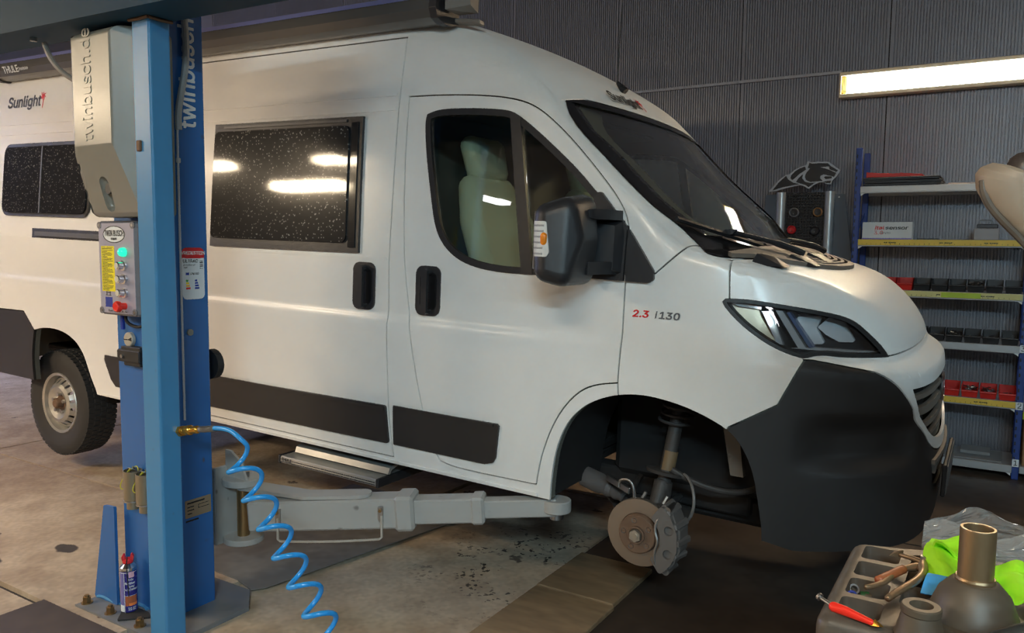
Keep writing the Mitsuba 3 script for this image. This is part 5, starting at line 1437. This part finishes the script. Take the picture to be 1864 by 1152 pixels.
obj('sheet', cbox(-.42, .05, 6.08, 6.40, .0905, .100, .003), mat('sheet_grey', (.22, .22, .22), .5), fs)
obj('upper_sheet', cbox(-.20, -.02, 6.20, 6.38, .1005, .125, .004), 'sheet_grey', fs)

# ------------------------------------------------------------------ display stand with the panther head
DS = thing('display_stand', 'display stand with panther head sign, silver tubes and black grid', 'display stand')
mat('silver_tube', (.52, .54, .56), .33, metal=.6)
mat('stand_grey', srgb(74, 82, 92), .5)
mat('sign_grey', srgb(168, 170, 176), .4, metal=.3)
mat('sign_black', (.014, .012, .014), .45)
for x in (-1.4915, -1.1405):
    t_ = obj('tube', cyl((x, 6.28, .02), (x, 6.28, 1.918), .034, 32), 'silver_tube', DS, 'silver upright tube')
for pts in ([(-1.105, .03), (-.93, .03), (-.95, 1.30), (-1.038, 1.897), (-1.105, 1.900)], [(-1.68, .03), (-1.527, .03), (-1.527, 1.902), (-1.605, 1.902), (-1.66, 1.40)]):
    obj('side_panel', extr(pts, .018, frame([1, 0, 0], [0, 0, 1], [0, -1, 0], [0, 6.30, 0])), 'stand_grey', DS, 'dark grey side panel')
obj('foot', cbox(-1.70, -.93, 6.17, 6.39, .0, .03, .005), 'stand_grey', DS)
obj('screw_head', cyl((-1.075, 6.282, 1.875), (-1.075, 6.276, 1.875), .006, 10), 'steel', DS)
grid = obj('grid_panel', cbox(-1.458, -1.174, 6.306, 6.314, .30, 1.916, .002), 'sign_black', DS, 'black grid panel')
bars = [cbox(x - .0042, x + .0042, 6.290, 6.306, .30, 1.916, .001) for x in np.arange(-1.452, -1.176, .0215)]
for i, b in enumerate(bars):
    obj('grid_bar', b, 'sign_black', grid)
for z in np.arange(.95, 1.915, .0215):
    obj('grid_bar', cbox(-1.458, -1.174, 6.286, 6.302, z - .004, z + .004, .001), 'sign_black', grid)
for z in np.arange(.95, 1.90, .0215):
    pass
obj('grid_back', cbox(-1.452, -1.180, 6.315, 6.318, .95, 1.91, .001), mat('grid_field', (.16, .16, .17), .5), grid)


def sx_(u, v):
    """Sign drawing units to metres: about 0.5 m over 742 units."""
    return (-1.580 + (u - 120) * .000684, 1.926 - (v - 400) * .000684 + (u - 120) * .000045)


PO = [(118, 402), (165, 350), (230, 280), (305, 232), (332, 233), (400, 182), (460, 160), (512, 148), (530, 106), (562, 126), (640, 127), (742, 138), (802, 190), (864, 240), (852, 268), (830, 302), (802, 330), (787, 346), (777, 381), (740, 378), (690, 352), (650, 352), (600, 374), (548, 412), (500, 378), (460, 362), (400, 367), (300, 382), (200, 402)]
FRM = frame([1, 0, 0], [0, 0, 1], [0, -1, 0], [0, 6.262, 0])
sgn = obj('head_sign', extr([sx_(*p) for p in PO], .012, FRM), 'sign_grey', DS, 'grey and black panther head sign')
PB = [[(162, 392), (230, 308), (303, 246), (330, 290), (382, 327), (455, 351), (380, 353), (250, 370)],
      [(358, 246), (400, 205), (450, 178), (502, 165), (512, 198), (440, 242), (370, 300), (352, 275)],
      [(412, 322), (440, 282), (482, 246), (476, 290), (505, 328), (560, 347), (630, 350), (600, 356), (548, 390), (505, 360), (460, 345)],
      [(505, 268), (518, 232), (556, 190), (530, 182), (546, 128), (575, 142), (640, 143), (735, 155), (768, 190), (842, 240), (826, 256), (758, 222), (752, 208), (750, 190), (655, 186), (690, 200), (745, 222), (800, 252), (824, 266), (800, 312), (796, 300), (742, 284), (700, 268), (668, 280), (660, 305), (690, 335), (640, 338), (560, 336), (515, 310)],
      [(702, 300), (720, 292), (780, 300), (782, 318), (720, 322)],
      [(690, 348), (740, 344), (778, 342), (768, 370), (735, 366)]]
for p in PB:
    obj('black_field', extr(smoothpoly([sx_(*q) for q in p], .0012), .004, FRM @ trimesh.transformations.translation_matrix([0, 0, .012])), 'sign_black', sgn)
for x, z, r, m, lb in ((-1.390, 1.764, .037, 'steel', 'round steel gauge ring on the display grid, upper left'), (-1.219, 1.766, .035, 'copper', 'round copper coloured ring on the display grid, upper right'), (-1.236, 1.627, .034, 'dark', 'round black ring on the display grid, under the copper one'), (-1.404, 1.635, .032, 'red', 'round red knob on the display grid, below the steel ring'), (-1.226, 1.483, .034, 'dark', 'black ring low on the display grid, just above the bonnet')):
    mm_ = {'steel': 'rail_steel', 'copper': 'copper', 'dark': 'sign_black', 'red': 'paint_red'}[m]
    if mm_ not in scene:
        mat(mm_, {'rail_steel': (.25, .25, .26), 'copper': srgb(176, 130, 84)}[mm_], .35, metal=.6)
    t_ = thing('display_ring', lb, 'ring', 'rings shown on the display grid')
    obj('ring', lathe([(r - .008, 0), (r, .002), (r, .022), (r - .004, .026), (r - .010, .022), (r - .010, .004), (r - .008, 0)], 36, p0=(x, 6.2855, z), d=(0, -1, 0)), mm_, t_)
    obj('cup', lathe([(1e-4, .002), (r - .009, .004), (r - .009, .010), (1e-4, .008)], 30, p0=(x, 6.2855, z), d=(0, -1, 0)), 'paint_red' if m == 'red' else 'sign_black', t_)
    obj('hook', cyl((x - .003, 6.275, z - .006), (x - .001, 6.255, z - .012), .003, 10), 'chrome', t_)

# ------------------------------------------------------------------ wheel balancer at the lower right, with its weight tray
mat('tray_brown', P(lambda p, n, uv: mikit.mix((.050, .038, .028), (.105, .078, .055), mikit.fbm(p.x * 30, p.y * 30, p.z * 30, octaves=3))), .42, spec=.4)
mat('cast_brown', (.085, .062, .040), .48, metal=.12)
mat('tin_bronze', srgb(150, 124, 92), .34, metal=.75)
WB = thing('wheel_balancer', 'brown dusty wheel balancing machine with weight tray, lower right corner', 'wheel balancer')
TZ = .955
tray = extr(rrect(-.216, .60, 1.203, 1.600, .035, 6), .055).translate([0, 0, TZ - .055])
top_r = m3.Manifold.batch_hull([m3.Manifold.sphere(.022, 16).translate([x, y, z]) for x, y in ((-.192, 1.228), (-.192, 1.548), (-.05, 1.592), (.58, 1.60), (.58, 1.228)) for z in (TZ - .022, TZ - .09)])
cells = []
for x0, x1 in ((-.190, -.128), (-.112, -.030), (.030, .12), (.14, .26)):
    for j in range(4):
        y0 = 1.232 + .083 * j
        if x0 > -.05 and j in (1, 2):
            continue
        y1 = y0 + .068
        if x0 == -.112 and j in (0,):
            continue
        cells.append(m3.Manifold.batch_hull([m3.Manifold.sphere(.010, 12).translate([x, y, TZ - .026]) for x in (x0 + .014, x1 - .014) for y in (y0 + .014, y1 - .014)] + [m3.Manifold.sphere(.008, 12).translate([x, y, TZ + .02]) for x in (x0 + .006, x1 - .006) for y in (y0 + .006, y1 - .006)]))
tr = obj('weight_tray', top_r - m3.Manifold.batch_boolean(cells, m3.OpType.Add), 'tray_brown', WB, 'brown plastic tray with compartments', smooth=35)
obj('cabinet', cbox(-.12, .56, 1.30, 1.56, .05, TZ - .095, .02), mat('cabinet_dark', (.030, .026, .022), .5), WB, 'dark cabinet below the tray')
obj('base', cbox(-.16, .60, 1.26, 1.60, .0, .05, .01), 'cabinet_dark', WB)
obj('spindle_housing', cyl((.35, 1.54, 1.10), (.35, 1.62, 1.10), .06, 32), 'cabinet_dark', WB)
obj('back_column', cbox(.30, .54, 1.56, 1.66, .3, 1.62, .02), 'cabinet_dark', WB)
# wheel guard: a thick curved plastic shell
gp = [(-.052, 1.623), (-.045, 1.634), (-.028, 1.641), (-.005, 1.636), (.05, 1.612), (.16, 1.58), (.30, 1.56), (.40, 1.50), (.40, 1.30), (.20, 1.34), (.07, 1.452), (.022, 1.507), (-.006, 1.535), (-.035, 1.570), (-.050, 1.600)]
pts_, gg = [], sg.Polygon(gp)
ctr = np.array([.14, 1.50])
lay = []
for y, k, z0 in ((1.49, .72, .016), (1.500, .90, .006), (1.518, 1.0, 0), (1.552, 1.0, 0), (1.575, .95, 0), (1.585, .80, 0)):
    lay.append([(ctr[0] + (a - ctr[0]) * k, y, ctr[1] + (b - ctr[1]) * k + z0) for a, b in np.array(smoothpoly(gg, .006).exterior.coords)[:-1]])
lay = np.array(lay)
L, nn = lay.shape[:2]
fv = [(i * nn + j, (i + 1) * nn + j, (i + 1) * nn + (j + 1) % nn) for i in range(L - 1) for j in range(nn)] + [(i * nn + j, (i + 1) * nn + (j + 1) % nn, i * nn + (j + 1) % nn) for i in range(L - 1) for j in range(nn)]
vv = np.vstack([lay.reshape(-1, 3), lay[0].mean(0)[None], lay[-1].mean(0)[None]])
fv += [(L * nn, j, (j + 1) % nn) for j in range(nn)] + [(L * nn + 1, (L - 1) * nn + (j + 1) % nn, (L - 1) * nn + j) for j in range(nn)]
gm = trimesh.Trimesh(vv, np.array(fv)[:, ::-1], process=False)
mat('guard_tan', (.27, .20, .14), .40, spec=.5)
gk_ = obj('wheel_guard', gm, 'guard_tan', WB, 'tan curved wheel guard reaching in from the right', smooth=True)
obj('guard_lip', tube(spline([(-.040, 1.512, 1.612), (-.030, 1.506, 1.575), (.010, 1.500, 1.525), (.050, 1.497, 1.478), (.10, 1.496, 1.43)], 30), .006, 8), 'tray_brown', gk_)
obj('guard_knob', lathe([(.026, 0), (.027, .010), (.020, .026), (.010, .034), (1e-4, .036)], 24, p0=(.015, 1.60, 1.628), d=(0, 0, 1)), mat('knob_brown', (.045, .032, .026), .35), gk_, 'dark knob behind the guard')
ma = obj('measuring_arm', tube(spline([(-.02, 1.075, .985), (.002, 1.105, 1.004), (.045, 1.125, 1.028), (.12, 1.15, 1.045), (.30, 1.20, 1.05), (.42, 1.30, 1.04)], 24), .016, 14), mat('arm_black', (.03, .030, .026), .18, coat=.8), WB, 'glossy black bent measuring arm', smooth=True)

# things on the tray
CNX, CNY = -.012, 1.300
cn = thing('centring_cone', 'large brown steel cone standing on the tray, below the bright sleeve', 'cone')
obj('cone_body', lathe([(.024, 1.022), (.027, 1.022), (.032, 1.020), (.047, 1.003), (.058, .975), (.0605, .962), (.0605, .956), (.024, .956), (.024, 1.022)], 56, M=trimesh.transformations.translation_matrix([CNX, CNY, 0])), 'cast_brown', cn)
obj('cone_rim', lathe([(.0595, .956), (.069, .956), (.070, .960), (.069, .966), (.060, .967)], 56, M=trimesh.transformations.translation_matrix([CNX, CNY, 0])), 'cast_brown', cn)
sv = thing('spacer_sleeve', 'upright bright bronze coloured steel sleeve set in the large cone', 'sleeve')
obj('sleeve_tube', lathe([(.0185, 1.012), (.0235, 1.012), (.0235, 1.098), (.0228, 1.1), (.0195, 1.1), (.0185, 1.098), (.0185, 1.012)], 56, M=trimesh.transformations.translation_matrix([CNX, CNY, 0])), 'tin_bronze', sv)
obj('collar', lathe([(.0237, 1.0215), (.0262, 1.0215), (.0268, 1.0245), (.0255, 1.028), (.0237, 1.028)], 48, M=trimesh.transformations.translation_matrix([CNX, CNY, 0])), 'tin_bronze', sv)
c2 = thing('centring_cone', 'small brown steel cone with an open top at the lower edge', 'cone')
obj('cone_body', lathe([(.0155, 1.0), (.0245, 1.0), (.0265, .998), (.0265, .990), (.025, .988), (.031, .962), (.034, .9561), (.0155, .9561), (.0155, 1.0)], 44, M=trimesh.transformations.translation_matrix([-.074, 1.190 + .03, 0])), 'cast_brown', c2)
# pliers
pl = thing('weight_pliers', 'wheel weight pliers with brown grips lying across the tray', 'pliers')
pz = TZ + .022
mat('plier_steel', srgb(160, 130, 100), .35, metal=.75)
mat('grip_brown', srgb(150, 82, 48), .4)
piv = np.array([-.086, 1.452, pz])
hA = [(-.062, 1.492, pz), piv, (-.104, 1.408, pz + .002), (-.128, 1.356, pz + .004), (-.150, 1.300, pz + .004)]
hB = [(-.120, 1.462, pz), piv, (-.082, 1.395, pz + .004), (-.092, 1.335, pz + .006), (-.112, 1.262, pz + .004)]
obj('lever', tube(spline([(-.126, 1.470, pz), (-.112, 1.462, pz + .002), piv, (-.110, 1.408, pz + .002), (-.126, 1.368, pz + .003), (-.156, 1.292, pz + .002)], 30), np.concatenate([np.linspace(.003, .0075, 12), np.full(10, .0052), np.linspace(.0052, .004, 8)]), 10), 'plier_steel', pl, smooth=True)
obj('lever', tube(spline([(-.062, 1.500, pz), (-.072, 1.478, pz), piv + [0, 0, .003], (-.086, 1.400, pz + .005), (-.098, 1.330, pz + .006), (-.122, 1.266, pz + .002)], 30), np.concatenate([np.linspace(.004, .0085, 12), np.full(10, .006), np.linspace(.006, .005, 8)]), 10), 'plier_steel', pl, smooth=True)
obj('pivot_bolt', cyl(piv + [0, 0, .004], piv + [0, 0, .013], .008, 16), 'steel', pl)
obj('grip', tube(spline([(-.114, 1.398, pz + .003), (-.126, 1.368, pz + .003), (-.142, 1.328, pz + .003)], 10), .0072, 10), 'grip_brown', pl, 'brown grip', smooth=True)
obj('jaw_hook', hull([(-.130, 1.468, pz - .004), (-.122, 1.480, pz - .004), (-.130, 1.468, pz + .006), (-.122, 1.480, pz + .006), (-.142, 1.462, pz - .002), (-.136, 1.474, pz + .004)]), 'plier_steel', pl)
# red tool
rt = thing('red_scraper', 'red plastic tool with metal tip on the front rim of the tray', 'tool')
obj('handle', m3.Manifold.batch_hull([m3.Manifold.sphere(r_, 14).translate(c) for r_, c in ((.0075, (-.190, 1.228, TZ + .009)), (.0065, (-.172, 1.222, TZ + .010)), (.0045, (-.136, 1.212, TZ + .006)))]), mat('tool_red', srgb(232, 44, 28), .35), rt, smooth=40)
obj('shaft', cyl((-.192, 1.230, TZ + .009), (-.212, 1.243, TZ + .012), .003, 10), 'steel', rt)
obj('ring', lathe([(.003, 0), (.006, 0), (.006, .004), (.003, .004), (.003, 0)], 18, p0=(-.212, 1.243, TZ + .012), d=(-.8, .5, .3)), 'steel', rt)
obj('brass_tip', hull(np.array([-.131, 1.211, TZ + .005]) + np.random.default_rng(3).normal(size=(12, 3)) * .0035), 'brass', rt)
# loose small parts in the compartments
rng = np.random.default_rng(12)
spots = [(-.160, 1.352, 'sign_black')] * 4 + [(-.150, 1.350, 'rust_brown')] * 14
for i, (x, y, m) in enumerate(spots):
    c = np.array([x + rng.uniform(-.022, .034), y + rng.uniform(-.024, .024), TZ - .030 + rng.uniform(0, .008)])
    d_ = rng.normal(size=3) * [1, 1, .3]
    obj('wheel_weight', lathe([(.003, 0), (.006, 0), (.006, .009), (.003, .009), (.003, 0)], 12, p0=c, d=d_), m if m != 'rust_brown' else 'cast_brown', label='small dark metal ring in the third tray compartment', cat='metal ring', group='small rings in the tray compartment')
for nm, c, d_, m, lb in (('green_cap', (-.172, 1.372, TZ - .026), (.9, .2, .1), 'cap_green', 'small dark green sleeve in the tray compartment'), ('steel_ring', (-.186, 1.376, TZ - .022), (.3, -.6, .6), 'steel', 'bright steel ring beside the green sleeve'), ('blue_ring', (-.184, 1.352, TZ - .024), (.2, -.6, .6), 'print_blue', 'small blue ring below the bright ring in the tray')):
    if m not in scene:
        mat(m, srgb(40, 84, 44), .4)
    obj(nm, lathe([(.0055, 0), (.0085, 0), (.0085, .013), (.0055, .013), (.0055, 0)], 20, p0=c, d=d_), m, label=lb, cat='ring')
obj('adhesive_weight', cbox(-.182, -.146, 1.486, 1.496, TZ - .0345, TZ - .028, .0015), mat('weight_pale', (.42, .40, .35), .4, metal=.4), label='pale bar shaped weight in the rearmost tray compartment', cat='weight')
obj('adhesive_weight', cbox(-.176, -.154, 1.418, 1.424, TZ - .0345, TZ - .029, .0015), 'weight_pale', label='pale short weight in the second tray compartment', cat='weight')
# green cloth: folded sheet with a raised flap
def sheet(fn, nu, nv, th, m, parent, name, label=None, smooth=50):
    U, V_ = np.meshgrid(np.linspace(0, 1, nu), np.linspace(0, 1, nv), indexing='ij')
    p_ = fn(U, V_).reshape(-1, 3)
    ix = np.arange(nu * nv).reshape(nu, nv)
    q = np.stack([ix[:-1, :-1], ix[1:, :-1], ix[1:, 1:], ix[:-1, 1:]], -1).reshape(-1, 4)
    tri = np.vstack([q[:, [0, 1, 2]], q[:, [0, 2, 3]]])
    base = trimesh.Trimesh(p_, tri, process=False)
    nrm = base.vertex_normals
    N_ = nu * nv
    rg = np.concatenate([ix[:, 0], ix[-1, 1:], ix[-2::-1, -1], ix[0, -2:0:-1]])
    rn_ = np.roll(rg, -1)
    f_ = np.vstack([tri, tri[:, ::-1] + N_, np.stack([rg, rg + N_, rn_], 1), np.stack([rn_, rg + N_, rn_ + N_], 1)])
    return obj(name, trimesh.Trimesh(np.vstack([p_ + nrm * th / 2, p_ - nrm * th / 2]), f_, process=False), m, parent, label, smooth=smooth)


mat('cloth_green', srgb(160, 226, 30), .75)
gc = thing('microfibre_cloth', 'bright lime green cloth bundle on the tray behind the sleeve', 'cloth')


def cloth_fn(U, V_):
    x = -.076 + .165 * U
    y = 1.398 + .118 * V_
    z = TZ + .006 + .030 * np.exp(-((U - .18) / .16) ** 2) * V_ ** .6 + .016 * np.sin(U * 9 + 2 * V_) ** 2 + .010 * meshkit.noise(np.stack([U * 7, V_ * 7, U * 0], -1), 3) + .012 * V_
    x = x + .025 * V_ * (U - .5) - .008 * np.sin(V_ * 4)
    return np.stack([x, y - .02 * U, z], -1)


sheet(cloth_fn, 44, 30, .004, 'cloth_green', gc, 'folds')
sheet(lambda U, V_: np.stack([-.080 + .045 * U + .010 * V_, 1.470 + .02 * np.sin(U * 2.5) - .03 * V_, TZ + .020 + .035 * np.sin(V_ * 1.7) + .012 * np.cos(U * 3.0) - .02 * U * V_], -1), 20, 20, .004, 'cloth_green', gc, 'raised_flap')
sheet(lambda U, V_: np.stack([.062 + .09 * U, 1.31 + .10 * V_ + .02 * U, TZ + .005 + .012 * np.sin(U * 5 + V_ * 4) ** 2 + .006 * V_], -1), 24, 20, .004, 'cloth_green', gc, 'spread_end')
obj('blue_tag', tube([(0, 0, 0), (0, 0, .001)], .0001, 4), 'hose_blue', gc) if False else None
sheet(lambda U, V_: np.stack([-.084 + .026 * U + .010 * V_, 1.345 + .055 * V_, TZ + .006 + .026 * np.sin(V_ * 2.2 + .25)], -1), 8, 16, .003, mat('tag_blue', srgb(70, 160, 220), .6), gc, 'blue_tag', 'sky blue tag')
# clear bag
scene['film'] = {'type': 'blendbsdf', 'weight': .22, 'a': {'type': 'thindielectric', 'int_ior': 1.5}, 'b': {'type': 'twosided', 'bsdf': {'type': 'principled', 'base_color': rgb(.55, .54, .52), 'roughness': .35}}}
pb = thing('plastic_bag', 'crumpled clear plastic bag behind the sleeve on the tray', 'plastic bag')


def bag_fn(ph):
    def fn(U, V_):
        x = -.100 + .26 * U
        y = 1.565 + .04 * V_ + .02 * np.sin(U * 6 + ph)
        z = TZ + .016 + (.040 + .045 * U) * V_ + .010 * np.sin(U * 10 + V_ * 5 + ph) * V_ + .014 * (meshkit.fbm(np.stack([U * 6 + ph, V_ * 6, U * 0 + ph], -1), 4, 9) - .5)
        y = y + .035 * (meshkit.fbm(np.stack([U * 9 + ph, V_ * 8, U * 0 + ph + 3], -1), 3, 4) - .5)
        return np.stack([x, y, z], -1)
    return fn


for ph in (0.0, 1.7):
    U, V_ = np.meshgrid(np.linspace(0, 1, 46), np.linspace(0, 1, 26), indexing='ij')
    ix = np.arange(46 * 26).reshape(46, 26)
    q = np.stack([ix[:-1, :-1], ix[1:, :-1], ix[1:, 1:], ix[:-1, 1:]], -1).reshape(-1, 4)
    obj('film', trimesh.Trimesh((bag_fn(ph)(U, V_) - [0, .0 if ph == 0 else .035, 0 if ph == 0 else .012]).reshape(-1, 3), np.vstack([q[:, [0, 1, 2]], q[:, [0, 2, 3]]]), process=False), 'film', pb, smooth=False)
